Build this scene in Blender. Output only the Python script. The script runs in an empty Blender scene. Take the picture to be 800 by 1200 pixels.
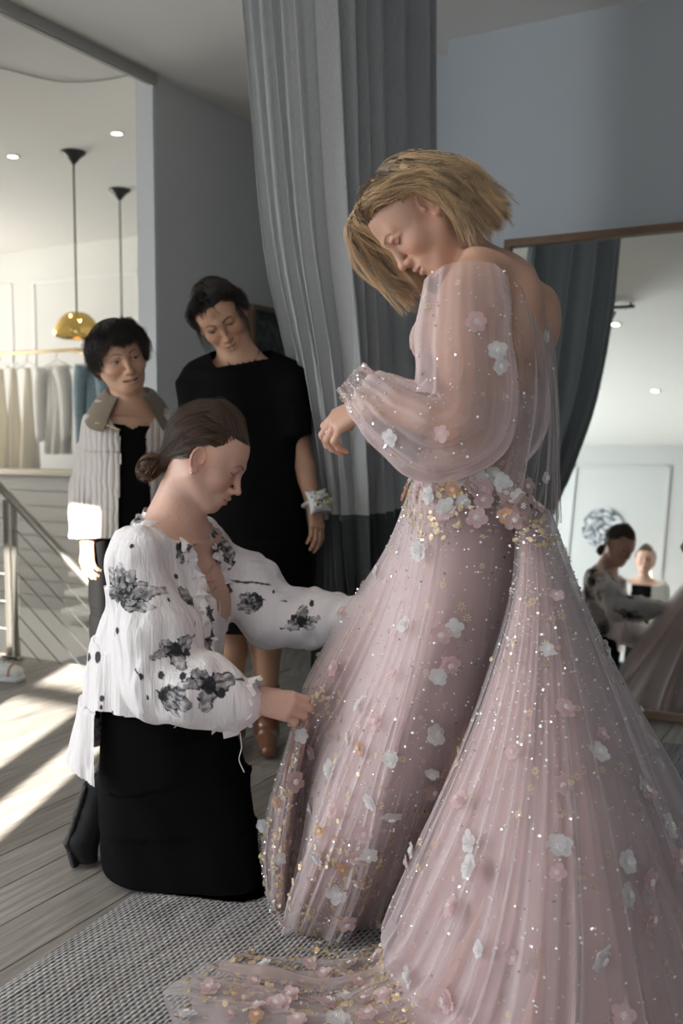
import bpy, bmesh, math, random
import numpy as np
from mathutils import Vector, Matrix, Euler, Quaternion

scene = bpy.context.scene
COL = scene.collection
R = math.radians
# ------------------------------------------------------------------ camera
CAM_H, FPX, PITCH = 1.12, 1150.0, math.atan(90.0 / 1150.0)
cam_data = bpy.data.cameras.new('camera')
cam_data.sensor_fit = 'VERTICAL'
cam_data.sensor_height = 36.0
cam_data.lens = FPX / 1200.0 * 36.0
cam_data.clip_start = 0.05
cam_data.dof.use_dof = True
cam_data.dof.focus_distance = 2.15
cam_data.dof.aperture_fstop = 3.2
cam = bpy.data.objects.new('camera', cam_data)
COL.objects.link(cam)
cam.location = (0, 0, CAM_H)
cam.rotation_euler = (math.pi / 2 - PITCH, 0, 0)
scene.camera = cam
# room axes: RX runs along the mirror wall (towards the stairs), RN runs into the room
RX = np.array([-0.8738, 0.4863]); RN = np.array([0.4863, 0.8738])
def rn(r, n, z=0.0):
    p = RX * r + RN * n
    return Vector((p[0], p[1], z))
ROOM_A = math.atan2(RX[1], RX[0])          # rotation of the room about z
# ------------------------------------------------------------------ light
scene.view_settings.view_transform = 'Standard'
scene.view_settings.look = 'None'
scene.view_settings.gamma = 1.0
scene.view_settings.use_curve_mapping = False
scene.view_settings.exposure = -0.45
scene.cycles.use_denoising = True
scene.cycles.max_bounces = 10
scene.cycles.transparent_max_bounces = 24
scene.cycles.sample_clamp_indirect = 6.0
scene.cycles.caustics_reflective = False
scene.cycles.caustics_refractive = False
world = bpy.data.worlds.new('sky'); scene.world = world
world.use_nodes = True
wn = world.node_tree.nodes; wl = world.node_tree.links
wn['Background'].inputs[0].default_value = (0.62, 0.78, 1.0, 1)
wn['Background'].inputs[1].default_value = 1.0
def lamp(name, kind, loc, energy, color=(1, 1, 1), direction=None, size=None):
    l = bpy.data.lights.new(name, kind); l.energy = energy; l.color = color
    if size is not None:
        if kind == 'AREA':
            l.shape = 'RECTANGLE'; l.size, l.size_y = size
        elif kind == 'SUN':
            l.angle = size
        else:
            l.shadow_soft_size = size
    o = bpy.data.objects.new(name, l); COL.objects.link(o); o.location = loc
    if direction is not None:
        o.rotation_euler = Vector(direction).to_track_quat('-Z', 'Y').to_euler()
    return o
SUN_EL = R(18.0)
lamp('sun', 'SUN', (-1.5, -8, 5), 85.0, (1.0, 0.94, 0.84),
     (0.118 * math.cos(SUN_EL), 0.993 * math.cos(SUN_EL), -math.sin(SUN_EL)), R(0.5))
# daylight panels just outside the window openings
W_N = -2.1                                  # inner face of the window wall
lamp('window_daylight', 'AREA', rn(0.8, W_N - 0.6, 1.55), 25.0, (0.80, 0.90, 1.0),
     tuple(rn(0, 1, -0.12)), (0.7, 2.0))
lamp('added_window_fill', 'AREA', rn(-0.9, W_N - 0.3, 1.55), 16.0, (0.92, 0.96, 1.0),
     tuple(rn(0.15, 1, -0.08)), (1.6, 2.0))  # fill from the wide unseen window, added to brighten the short wall
lamp('side_window_daylight', 'AREA', rn(4.55, -0.3, 1.55), 205.0, (0.90, 0.95, 1.0),
     tuple(rn(-1, 0.10, 0.10)), (2.3, 2.1))
lamp('store_fill_light', 'AREA', rn(8.5, 5.1, 1.7), 95.0, (1.0, 0.95, 0.88),
     tuple(rn(-1, 0, 0.22)), (2.6, 2.0))  # added to brighten the store and its ceiling, from an unseen opening
# ------------------------------------------------------------------ helpers
rng = np.random.default_rng(7); random.seed(7)
_CP, _SP = math.cos(PITCH), math.sin(PITCH)
def at(px, py, Y):
    """world point seen at photo pixel (px, py) at distance Y into the room"""
    a = (px - 400.0) / FPX; b = (600.0 - py) / FPX
    d = (a, _CP + b * _SP, -_SP + b * _CP)
    t = Y / d[1]
    return Vector((d[0] * t, Y, CAM_H + d[2] * t))
def A(v): return np.array(v, float)

def new_mat(name):
    m = bpy.data.materials.new(name); m.use_nodes = True
    return m, m.node_tree.nodes, m.node_tree.links, m.node_tree.nodes['Principled BSDF']
def mat(name, col, rough=0.6, metal=0.0, spec=0.5, sheen=0.0, noise=None, bump=None, emit=None, sss=0.0, alpha=1.0, coat=0.0):
    """plain procedural material; noise=(scale, amount), bump=(scale, strength)"""
    m, n, l, p = new_mat(name)
    p.inputs['Base Color'].default_value = (*col, 1); p.inputs['Roughness'].default_value = rough
    p.inputs['Metallic'].default_value = metal; p.inputs['Specular IOR Level'].default_value = spec
    p.inputs['Sheen Weight'].default_value = sheen; p.inputs['Coat Weight'].default_value = coat
    if sss:
        p.inputs['Subsurface Weight'].default_value = sss
        p.inputs['Subsurface Radius'].default_value = (0.012, 0.005, 0.003)
        p.inputs['Subsurface Scale'].default_value = 0.6
    if emit:
        p.inputs['Emission Color'].default_value = (*emit[0], 1); p.inputs['Emission Strength'].default_value = emit[1]
    p.inputs['Alpha'].default_value = alpha
    if noise or bump:
        tc = n.new('ShaderNodeTexCoord')
    if noise:
        t = n.new('ShaderNodeTexNoise'); t.inputs['Scale'].default_value = noise[0]; t.inputs['Detail'].default_value = 6
        l.new(tc.outputs['Object'], t.inputs['Vector'])
        mx = n.new('ShaderNodeMix'); mx.data_type = 'RGBA'
        mx.inputs['A'].default_value = (*[max(0, c * (1 - noise[1])) for c in col], 1)
        mx.inputs['B'].default_value = (*[min(1, c * (1 + noise[1])) for c in col], 1)
        l.new(t.outputs['Fac'], mx.inputs['Factor']); l.new(mx.outputs['Result'], p.inputs['Base Color'])
    if bump:
        t = n.new('ShaderNodeTexNoise'); t.inputs['Scale'].default_value = bump[0]; t.inputs['Detail'].default_value = 4
        l.new(tc.outputs['Object'], t.inputs['Vector'])
        b = n.new('ShaderNodeBump'); b.inputs['Strength'].default_value = bump[1]; b.inputs['Distance'].default_value = 0.01
        l.new(t.outputs['Fac'], b.inputs['Height']); l.new(b.outputs['Normal'], p.inputs['Normal'])
    return m
def attr_mat(name, attr='Col', rough=0.6, spec=0.4, sss=0.0, sheen=0.0, bump=None, metal=0.0):
    m = mat(name, (0.5, 0.5, 0.5), rough, metal, spec, sheen, None, bump, None, sss)
    n, l = m.node_tree.nodes, m.node_tree.links
    a = n.new('ShaderNodeAttribute'); a.attribute_name = attr
    l.new(a.outputs['Color'], n['Principled BSDF'].inputs['Base Color'])
    return m

def link(name, data, parent=None, m=None):
    o = bpy.data.objects.new(name, data); COL.objects.link(o)
    if parent is not None:
        o.parent = parent
        o.matrix_parent_inverse = parent.matrix_basis.inverted()
    if m is not None and data is not None:
        data.materials.clear(); data.materials.append(m)
    return o
def empty(name, loc, label=None, cat=None, group=None, rz=0.0):
    o = bpy.data.objects.new(name, None); COL.objects.link(o)
    o.empty_display_size = 0.1; o.location = loc; o.rotation_euler = (0, 0, rz)
    tag(o, label, cat, group); return o
def tag(o, label=None, cat=None, group=None, kind=None):
    if label: o['label'] = label
    if cat: o['category'] = cat
    if group: o['group'] = group
    if kind: o['kind'] = kind
    return o
def mesh(name, verts, faces, m=None, parent=None, smooth=True, cols=None, attr='Col'):
    """numpy verts (n,3) and faces (list or (n,k) array) as ONE mesh object in world space"""
    me = bpy.data.meshes.new(name)
    verts = np.asarray(verts, np.float32)
    if isinstance(faces, np.ndarray):
        k = faces.shape[1]; nf = len(faces)
        me.vertices.add(len(verts)); me.vertices.foreach_set('co', verts.ravel())
        me.loops.add(nf * k); me.loops.foreach_set('vertex_index', faces.astype(np.int32).ravel())
        me.polygons.add(nf); me.polygons.foreach_set('loop_start', np.arange(0, nf * k, k, dtype=np.int32))
        me.update(calc_edges=True); me.validate()
    else:
        me.from_pydata(verts.tolist(), [], faces); me.update()
    if smooth:
        me.polygons.foreach_set('use_smooth', np.ones(len(me.polygons), bool))
    if cols is not None:
        a = me.attributes.new(attr, 'FLOAT_COLOR', 'POINT')
        c = np.ones((len(verts), 4), np.float32); c[:, :cols.shape[1]] = cols
        a.data.foreach_set('color', c.ravel())
    return link(name, me, parent, m)
class MB:
    """collects boxes, tubes, lathes and grids into one mesh"""
    def __init__(s): s.v = []; s.f = []; s.n = 0
    def add(s, v, f):
        v = np.asarray(v, float); s.v.append(v)
        s.f += [tuple(int(i) + s.n for i in q) for q in f]; s.n += len(v); return s
    def box(s, c, size, ang=0.0, bev=0.0, M=None):
        x, y, z = [d / 2 for d in size]
        b = min(bev, x, y, z)
        if b > 0:
            bm = bmesh.new(); bmesh.ops.create_cube(bm, size=1.0)
            for v in bm.verts: v.co = Vector((v.co.x * 2 * x, v.co.y * 2 * y, v.co.z * 2 * z))
            bmesh.ops.bevel(bm, geom=bm.edges[:], offset=b, segments=2, affect='EDGES', profile=0.6)
            v = np.array([p.co[:] for p in bm.verts]); f = [[q.index for q in p.verts] for p in bm.faces]; bm.free()
        else:
            v = np.array([(i, j, k) for i in (-x, x) for j in (-y, y) for k in (-z, z)])
            f = [(0, 1, 3, 2), (4, 6, 7, 5), (0, 4, 5, 1), (2, 3, 7, 6), (0, 2, 6, 4), (1, 5, 7, 3)]
        if M is not None:
            v = v @ np.array(M.to_3x3()).T
        elif ang:
            ca, sa = math.cos(ang), math.sin(ang)
            v = np.stack([v[:, 0] * ca - v[:, 1] * sa, v[:, 0] * sa + v[:, 1] * ca, v[:, 2]], 1)
        return s.add(v + A(c), f)
    def tube(s, pts, r, seg=10, closed=False, cap=True):
        v, f = tube_geo(pts, r, seg, closed, cap); return s.add(v, f)
    def lathe(s, prof, c=(0, 0, 0), seg=32):
        prof = A(prof); a = np.linspace(0, 2 * np.pi, seg, endpoint=False); n = len(prof)
        v = np.stack([prof[:, None, 0] * np.cos(a), prof[:, None, 0] * np.sin(a), np.repeat(prof[:, 1:2], seg, 1)], -1).reshape(-1, 3)
        f = [(i * seg + j, i * seg + (j + 1) % seg, (i + 1) * seg + (j + 1) % seg, (i + 1) * seg + j) for i in range(n - 1) for j in range(seg)]
        return s.add(v + A(c), f)
    def build(s, name, m=None, parent=None, smooth=False):
        return mesh(name, np.concatenate(s.v), s.f, m, parent, smooth)
def tube_geo(pts, r, seg=10, closed=False, cap=True):
    P = A(pts); n = len(P); r = np.broadcast_to(np.asarray(r, float), (n,))
    T = np.gradient(P, axis=0) if not closed else np.roll(P, -1, 0) - np.roll(P, 1, 0)
    T /= np.linalg.norm(T, axis=1, keepdims=True) + 1e-12
    u = np.cross(T[0], [0, 0, 1.0]); u = u if np.linalg.norm(u) > 1e-3 else np.cross(T[0], [1.0, 0, 0])
    a = np.linspace(0, 2 * np.pi, seg, endpoint=False); V = []
    for i in range(n):
        u = u - T[i] * (u @ T[i]); u /= np.linalg.norm(u) + 1e-12
        w = np.cross(T[i], u)
        V.append(P[i] + r[i] * (np.cos(a)[:, None] * u + np.sin(a)[:, None] * w))
    f = []
    for i in range(n if closed else n - 1):
        k = (i + 1) % n
        f += [(i * seg + j, i * seg + (j + 1) % seg, k * seg + (j + 1) % seg, k * seg + j) for j in range(seg)]
    if cap and not closed:
        f += [tuple(range(seg))[::-1], tuple((n - 1) * seg + j for j in range(seg))]
    return np.concatenate(V), f
def grid_faces(nu, nv, wrap_u=False, wrap_v=False):
    i, j = np.meshgrid(np.arange(nu if wrap_u else nu - 1), np.arange(nv if wrap_v else nv - 1), indexing='ij')
    i, j = i.ravel(), j.ravel(); i2, j2 = (i + 1) % nu, (j + 1) % nv
    return np.stack([i * nv + j, i2 * nv + j, i2 * nv + j2, i * nv + j2], 1)
def spline(pts, n, closed=False):
    """Catmull-Rom through pts (any dimension)"""
    P = A(pts); m = len(P)
    if m == 2:
        t = np.linspace(0, 1, n)[:, None]; return P[0] * (1 - t) + P[1] * t
    if closed: Q = np.concatenate([P[-1:], P, P[:2]]); t = np.linspace(0, m, n, endpoint=False)
    else: Q = np.concatenate([2 * P[:1] - P[1:2], P, 2 * P[-1:] - P[-2:-1]]); t = np.linspace(0, m - 1, n)
    i = np.minimum(t.astype(int), (m if closed else m - 1) - 1); u = (t - i)[:, None]
    a, b, c, d = Q[i], Q[i + 1], Q[i + 2], Q[i + 3]
    return 0.5 * (2 * b + (c - a) * u + (2 * a - 5 * b + 4 * c - d) * u ** 2 + (3 * b - a - 3 * c + d) * u ** 3)
class WaveNoise:
    """smooth 3D noise from random plane waves, values about -1..1"""
    def __init__(s, seed, freq, n=14, stretch=(1, 1, 1)):
        g = np.random.default_rng(seed); k = g.normal(size=(n, 3)); k /= np.linalg.norm(k, axis=1, keepdims=True)
        s.k = k * freq * g.uniform(0.5, 1.6, (n, 1)) * A(stretch); s.p = g.uniform(0, 6.28, n)
    def __call__(s, X): return np.sin(np.asarray(X) @ s.k.T + s.p).sum(-1) * (1.4 / math.sqrt(len(s.p)))
def sstep(a, b, x):
    t = np.clip((x - a) / (b - a), 0, 1); return t * t * (3 - 2 * t)

# ------------------------------------------------------------------ signed-distance bodies
class SDF:
    """list of primitives joined smoothly; meshed by surface nets as one continuous skin"""
    def __init__(s): s.p = []
    def cone(s, a, b, ra, rb, k=0.02, op='+'):
        a, b = A(a), A(b); r = max(ra, rb)
        def f(X):
            ab = b - a; t = np.clip(((X - a) @ ab) / (ab @ ab + 1e-12), 0, 1)
            return np.linalg.norm(X - a - t[..., None] * ab, axis=-1) - (ra + (rb - ra) * t)
        s.p.append((f, np.minimum(a, b) - r, np.maximum(a, b) + r, k, op)); return s
    def chain(s, pts, rad, k=0.02, k2=None):
        for i in range(len(pts) - 1): s.cone(pts[i], pts[i + 1], rad[i], rad[i + 1], k if i == 0 else (k2 if k2 is not None else 0.004))
        return s
    def ell(s, c, rad, rot=None, k=0.02, op='+'):
        c, rad = A(c), A(rad); Rm = np.eye(3) if rot is None else np.array(rot); m = rad.min(); e = np.abs(Rm) @ rad
        def f(X):
            q = ((X - c) @ Rm) / rad; k0 = np.linalg.norm(q, axis=-1); k1 = np.linalg.norm(q / rad, axis=-1)
            return np.where(k0 < 1e-6, -m, k0 * (k0 - 1.0) / (k1 + 1e-9))
        s.p.append((f, c - e, c + e, k, op)); return s
    def loft(s, secs, k=0.02, power=2.0, op='+'):
        """secs: (centre, axis_a, axis_b, half_a, half_b) elliptical sections along a spine"""
        C = A([q[0] for q in secs]); U = A([q[1] for q in secs]); W = A([q[2] for q in secs])
        U = U / np.linalg.norm(U, axis=1, keepdims=True); W = W / np.linalg.norm(W, axis=1, keepdims=True)
        ha = A([q[3] for q in secs]); hb = A([q[4] for q in secs]); mx = max(ha.max(), hb.max()); parts = []
        def seg(i):
            ab = C[i + 1] - C[i]; L2 = ab @ ab
            def f(X):
                t = ((X - C[i]) @ ab) / L2; tc = np.clip(t, 0, 1); te = tc[..., None]; q = X - C[i] - te * ab
                u = (q * (U[i] + (U[i + 1] - U[i]) * te)).sum(-1); w = (q * (W[i] + (W[i + 1] - W[i]) * te)).sum(-1)
                a_ = ha[i] + (ha[i + 1] - ha[i]) * tc; b_ = hb[i] + (hb[i + 1] - hb[i]) * tc
                if power == 2.0: g = np.sqrt((u / a_) ** 2 + (w / b_) ** 2)
                else: g = (np.abs(u / a_) ** power + np.abs(w / b_) ** power) ** (1 / power)
                d = np.sqrt(u * u + w * w) * (1 - 1 / np.maximum(g, 1e-3))
                d = np.where(g < 0.3, np.minimum(d, -0.7 * np.minimum(a_, b_)), d)
                tol = np.where(t < 0, 0.0 if i == 0 else 0.35, 0.0 if i == len(C) - 2 else 0.35) * np.minimum(a_, b_)
                over = np.maximum(np.abs(t - tc) * math.sqrt(L2) - tol, 0)
                return np.where(over > 0, np.where(d > 0, np.sqrt(d * d + over * over), np.maximum(d, over)), d)
            m = max(ha[i], ha[i + 1], hb[i], hb[i + 1]); return f, np.minimum(C[i], C[i + 1]) - m, np.maximum(C[i], C[i + 1]) + m
        s.p.append(([seg(i) for i in range(len(C) - 1)], C.min(0) - mx, C.max(0) + mx, k, op)); return s
    def mesh(s, h, lo=None, hi=None, smooth=1, prims=None, warp=None):
        P = prims if prims is not None else s.p
        plo = np.min([p[1] for p in P if p[4] == '+'], 0) - 0.03; phi = np.max([p[2] for p in P if p[4] == '+'], 0) + 0.03
        lo = plo if lo is None else np.maximum(A(lo), plo); hi = phi if hi is None else np.minimum(A(hi), phi)
        n = np.maximum(np.ceil((hi - lo) / h).astype(int) + 1, 2)
        ax = [lo[i] + h * np.arange(n[i]) for i in range(3)]
        D = np.full(n, 0.25, np.float32)
        for f, a, b, k, op in P:
            mg = max(k, 2 * h) + 0.01 + (0.02 if warp else 0)
            i0 = np.clip(np.floor((a - mg - lo) / h).astype(int), 0, n); i1 = np.clip(np.ceil((b + mg - lo) / h).astype(int) + 1, 0, n)
            if (i1 <= i0).any(): continue
            sl = tuple(slice(i0[i], i1[i]) for i in range(3))
            def grid(q0, q1):
                X = np.stack(np.meshgrid(*[ax[i][q0[i]:q1[i]].astype(np.float32) for i in range(3)], indexing='ij'), -1)
                return X if warp is None else warp(X)
            if isinstance(f, list):
                d = np.full(tuple(i1 - i0), 0.25, np.float32)
                for g_, a2, b2 in f:
                    j0 = np.clip(np.floor((a2 - mg - lo) / h).astype(int), i0, i1); j1 = np.clip(np.ceil((b2 + mg - lo) / h).astype(int) + 1, i0, i1)
                    if (j1 <= j0).any(): continue
                    s2 = tuple(slice(j0[i] - i0[i], j1[i] - i0[i]) for i in range(3)); d[s2] = np.minimum(d[s2], g_(grid(j0, j1)))
            else: d = f(grid(i0, i1))
            cur = D[sl]
            if op == '+':
                q = np.maximum(k - np.abs(cur - d), 0) / k if k > 0 else 0
                D[sl] = np.minimum(cur, d) - q * q * k * 0.25
            else:
                q = np.maximum(k - np.abs(cur + d), 0) / k if k > 0 else 0
                D[sl] = np.maximum(cur, -d) + q * q * k * 0.25
        V, F = surface_nets(D, lo, h)
        for _ in range(smooth): V = relax(V, F)
        return V, F
def surface_nets(D, lo, h):
    S = D < 0
    c = [S[i:S.shape[0] - 1 + i, j:S.shape[1] - 1 + j, k:S.shape[2] - 1 + k] for i in (0, 1) for j in (0, 1) for k in (0, 1)]
    cnt = sum(x.astype(np.int8) for x in c); act = (cnt > 0) & (cnt < 8)
    idx = np.full(act.shape, -1, np.int64); I = np.argwhere(act); idx[act] = np.arange(len(I))
    acc = np.zeros((len(I), 3)); num = np.zeros(len(I))
    corners = [(i, j, k) for i in (0, 1) for j in (0, 1) for k in (0, 1)]
    vals = {q: D[I[:, 0] + q[0], I[:, 1] + q[1], I[:, 2] + q[2]].astype(float) for q in corners}
    for q in corners:
        for a in range(3):
            if q[a] == 0:
                r = list(q); r[a] = 1; r = tuple(r); va, vb = vals[q], vals[r]
                m = (va < 0) != (vb < 0); t = np.where(m, va / np.where(m, va - vb, 1), 0)
                p = np.tile(A(q), (len(I), 1)); p[:, a] += t
                acc[m] += p[m]; num[m] += 1
    V = lo + h * (I + acc / np.maximum(num, 1)[:, None])
    F = []
    for a in range(3):
        b, c2 = (a + 1) % 3, (a + 2) % 3
        s0 = [slice(None)] * 3; s1 = [slice(None)] * 3
        s0[a] = slice(0, -1); s1[a] = slice(1, None)
        A0, A1 = S[tuple(s0)], S[tuple(s1)]
        E = np.argwhere(A0 != A1)
        E = E[(E[:, b] > 0) & (E[:, c2] > 0) & (E[:, b] < act.shape[b]) & (E[:, c2] < act.shape[c2])]
        if not len(E): continue
        fl = A0[E[:, 0], E[:, 1], E[:, 2]]
        def g(db, dc):
            Q = E.copy(); Q[:, b] -= db; Q[:, c2] -= dc; return idx[Q[:, 0], Q[:, 1], Q[:, 2]]
        q = np.stack([g(1, 1), g(0, 1), g(0, 0), g(1, 0)], 1)
        q[~fl] = q[~fl][:, ::-1]; F.append(q[(q >= 0).all(1)])
    return V, np.concatenate(F)
def relax(V, F, w=0.5):
    acc = np.zeros_like(V); n = np.zeros(len(V))
    for i in range(F.shape[1]):
        j = (i + 1) % F.shape[1]
        for x, y in ((F[:, i], F[:, j]), (F[:, j], F[:, i])):
            for d in range(3): acc[:, d] += np.bincount(x, V[y, d], len(V))
            n += np.bincount(x, minlength=len(V))
    return V * (1 - w) + w * acc / np.maximum(n, 1)[:, None]
def vnormals(V, F):
    N = np.zeros_like(V); fn = np.cross(V[F[:, 2]] - V[F[:, 0]], V[F[:, 3 % F.shape[1]]] - V[F[:, 1]])
    for i in range(F.shape[1]):
        for d in range(3): N[:, d] += np.bincount(F[:, i], fn[:, d], len(V))
    return N / (np.linalg.norm(N, axis=1, keepdims=True) + 1e-12)
def join(*parts):
    """join (V, F, ...) tuples into one"""
    off = 0; Vs = []; Fs = []
    for V, F in parts:
        Vs.append(V); Fs.append(F + off); off += len(V)
    return np.concatenate(Vs), np.concatenate(Fs)
def drop(V, F, keep):
    """keep only faces whose vertices are all flagged"""
    F = F[keep[F].all(1)]; used = np.zeros(len(V), bool); used[F.ravel()] = True
    m = np.cumsum(used) - 1
    return V[used], m[F], used
def rot_to(fwd, up=(0, 0, 1)):
    """3x3 with columns: side x, forward y, up z (local y looks along fwd)"""
    f = A(fwd); f /= np.linalg.norm(f); x = np.cross(f, A(up)); x /= np.linalg.norm(x); z = np.cross(x, f)
    return np.stack([x, f, z], 1)
# ------------------------------------------------------------------ room shell
CEIL = 2.9
def npl(px, py, n):
    """world point where the sight line of a photo pixel meets the plane n (parallel to the mirror wall)"""
    d = Vector(((px - 400.0) / FPX, _CP + (600.0 - py) / FPX * _SP, -_SP + (600.0 - py) / FPX * _CP))
    t = n / (d.x * RN[0] + d.y * RN[1]); return Vector((0, 0, CAM_H)) + d * t
def rbox(mb, r0, r1, n0, n1, z0, z1, bev=0.0):
    c = rn((r0 + r1) / 2, (n0 + n1) / 2, (z0 + z1) / 2)
    mb.box(c, (abs(r1 - r0), abs(n1 - n0), abs(z1 - z0)), ROOM_A, bev); return mb
def struct(name, boxes, m, parent=None, bev=0.0):
    mb = MB()
    for b in boxes: rbox(mb, *b, bev)
    o = mb.build(name, m, parent)
    if parent is None: o['kind'] = 'structure'
    return o
M_white = mat('white_wall_paint', (0.74, 0.74, 0.71), 0.85, noise=(3, 0.02), bump=(220, 0.04))
M_ceil = mat('ceiling_paint', (0.76, 0.75, 0.72), 0.9, bump=(240, 0.03))
M_blue = mat('blue_grey_wall_paint', (0.44, 0.475, 0.51), 0.8, noise=(2, 0.03), bump=(200, 0.04))
M_grey = mat('pale_grey_wall_paint', (0.74, 0.75, 0.75), 0.8, noise=(2, 0.03), bump=(200, 0.04))
M_trim = mat('white_trim_paint', (0.78, 0.78, 0.76), 0.5)
M_dark = mat('shadow_gap', (0.05, 0.05, 0.05), 0.9)

# floor: a slab, then single oak boards running into the room
def wood_floor_mat():
    m, n, l, p = new_mat('grey_oak_boards')
    tc = n.new('ShaderNodeTexCoord'); oi = n.new('ShaderNodeObjectInfo')
    off = n.new('ShaderNodeVectorMath'); off.operation = 'ADD'
    sc = n.new('ShaderNodeVectorMath'); sc.operation = 'SCALE'; sc.inputs['Scale'].default_value = 37.0
    cb = n.new('ShaderNodeCombineXYZ')
    l.new(oi.outputs['Random'], cb.inputs[0]); l.new(oi.outputs['Random'], cb.inputs[1]); l.new(cb.outputs[0], sc.inputs[0])
    l.new(tc.outputs['Object'], off.inputs[0]); l.new(sc.outputs[0], off.inputs[1])
    mp = n.new('ShaderNodeMapping'); mp.inputs['Scale'].default_value = (26, 1.6, 8); l.new(off.outputs[0], mp.inputs[0])
    t = n.new('ShaderNodeTexNoise'); t.inputs['Scale'].default_value = 2.2; t.inputs['Detail'].default_value = 9; t.inputs['Roughness'].default_value = 0.68
    t.inputs['Distortion'].default_value = 0.5; l.new(mp.outputs[0], t.inputs['Vector'])
    cr = n.new('ShaderNodeValToRGB'); e = cr.color_ramp
    e.elements[0].position = 0.28; e.elements[0].color = (0.14, 0.125, 0.11, 1); e.elements[1].position = 0.72; e.elements[1].color = (0.36, 0.335, 0.305, 1)
    l.new(t.outputs['Fac'], cr.inputs[0])
    hs = n.new('ShaderNodeHueSaturation'); mr = n.new('ShaderNodeMapRange')
    mr.inputs['To Min'].default_value = 0.82; mr.inputs['To Max'].default_value = 1.15
    l.new(oi.outputs['Random'], mr.inputs[0]); l.new(mr.outputs[0], hs.inputs['Value']); l.new(cr.outputs[0], hs.inputs['Color'])
    l.new(hs.outputs[0], p.inputs['Base Color']); p.inputs['Roughness'].default_value = 0.5
    b = n.new('ShaderNodeBump'); b.inputs['Strength'].default_value = 0.25; b.inputs['Distance'].default_value = 0.004
    l.new(t.outputs['Fac'], b.inputs['Height']); l.new(b.outputs[0], p.inputs['Normal'])
    return m
M_floor = wood_floor_mat()
floor = struct('floor', [(-2.9, 4.3, W_N - 0.1, 3.5, -0.25, -0.004), (-2.9, 3.35, 3.5, 5.5, -0.25, -0.004)], M_floor)
me = bpy.data.meshes.new('plank'); bm = bmesh.new()
bmesh.ops.create_cube(bm, size=1.0)
for v in bm.verts: v.co = Vector((v.co.x * 0.1465, v.co.y * 1.797, v.co.z * 0.02))
bmesh.ops.bevel(bm, geom=[e for e in bm.edges if all(v.co.z > 0 for v in e.verts)], offset=0.0015, segments=1, affect='EDGES')
bm.to_mesh(me); bm.free(); me.materials.append(M_floor)
PW = 0.149
for i in range(-8, 29):
    r = 0.02 + PW * i; off = (i * 0.733) % 1.8
    for k in range(4):
        n0 = -0.7 + off + 1.8 * (k - 1); 
        far = 3.49 if r > 3.25 else 3.95
        c = n0 + 0.9
        if n0 > far - 0.3 or n0 + 1.8 < 0.2: continue
        o = bpy.data.objects.new('plank', me); COL.objects.link(o)
        ln = min(1.8, far - n0); o.scale = (1, ln / 1.8, 1)
        o.parent = floor; o.location = rn(r, n0 + ln / 2, -0.0095); o.rotation_euler = (0, 0, ROOM_A)
for o in floor.children: o.matrix_parent_inverse = Matrix()
ceiling = struct('ceiling', [(-2.9, 8.4, W_N - 0.1, 7.1, CEIL, CEIL + 0.15)], M_ceil)
# mirror wall and the shallow recess beside it
struct('wall_right', [(-2.9, 1.815, 4.25, 4.45, -0.2, CEIL + 0.05), (1.80, 2.35, 4.40, 4.50, -0.2, CEIL + 0.05)], M_blue)
struct('baseboard_right', [(-2.9, 1.82, 4.232, 4.252, 0, 0.12)], M_trim, bev=0.004)
# short wall whose end face stands beside the stairs
struct('wall_left', [(3.245, 3.345, 3.92, 5.6, -1.6, CEIL + 0.05)], M_grey)
struct('trim_1', [(3.24, 3.35, 3.905, 3.925, -0.05, CEIL)], mat('pale_blue_end_paint', (0.80, 0.83, 0.85), 0.7, bump=(200, 0.03)))
struct('wall_behind_curtain', [(1.7, 3.3, 5.45, 5.6, -0.2, CEIL + 0.05), (1.55, 1.75, 4.4, 5.6, -0.2, CEIL + 0.05)], M_blue)
struct('wall_far', [(2.6, 8.4, 6.95, 7.1, -1.8, CEIL + 0.05)], M_white)
struct('wall_side', [(4.3, 4.42, W_N, -1.5, -0.2, CEIL + 0.05), (4.3, 4.42, 0.9, 3.5, -0.2, CEIL + 0.05), (4.3, 4.42, -1.5, 0.9, -0.2, 0.45), (4.3, 4.42, -1.5, 0.9, 2.6, CEIL + 0.05)], M_white)
struct('wall_stair', [(4.3, 8.4, 3.4, 3.5, -1.8, CEIL + 0.05)], M_white)
struct('wall_shopfront', [(8.3, 8.42, 3.4, 3.7, -1.8, CEIL + 0.05), (8.3, 8.42, 6.5, 7.1, -1.8, CEIL + 0.05), (8.3, 8.42, 3.7, 6.5, -1.8, 0.6), (8.3, 8.42, 3.7, 6.5, 2.75, CEIL + 0.05)], M_white)
struct('wall_east', [(-3.0, -2.9, W_N - 0.1, 4.45, -0.2, CEIL + 0.05)], M_blue)
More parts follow.
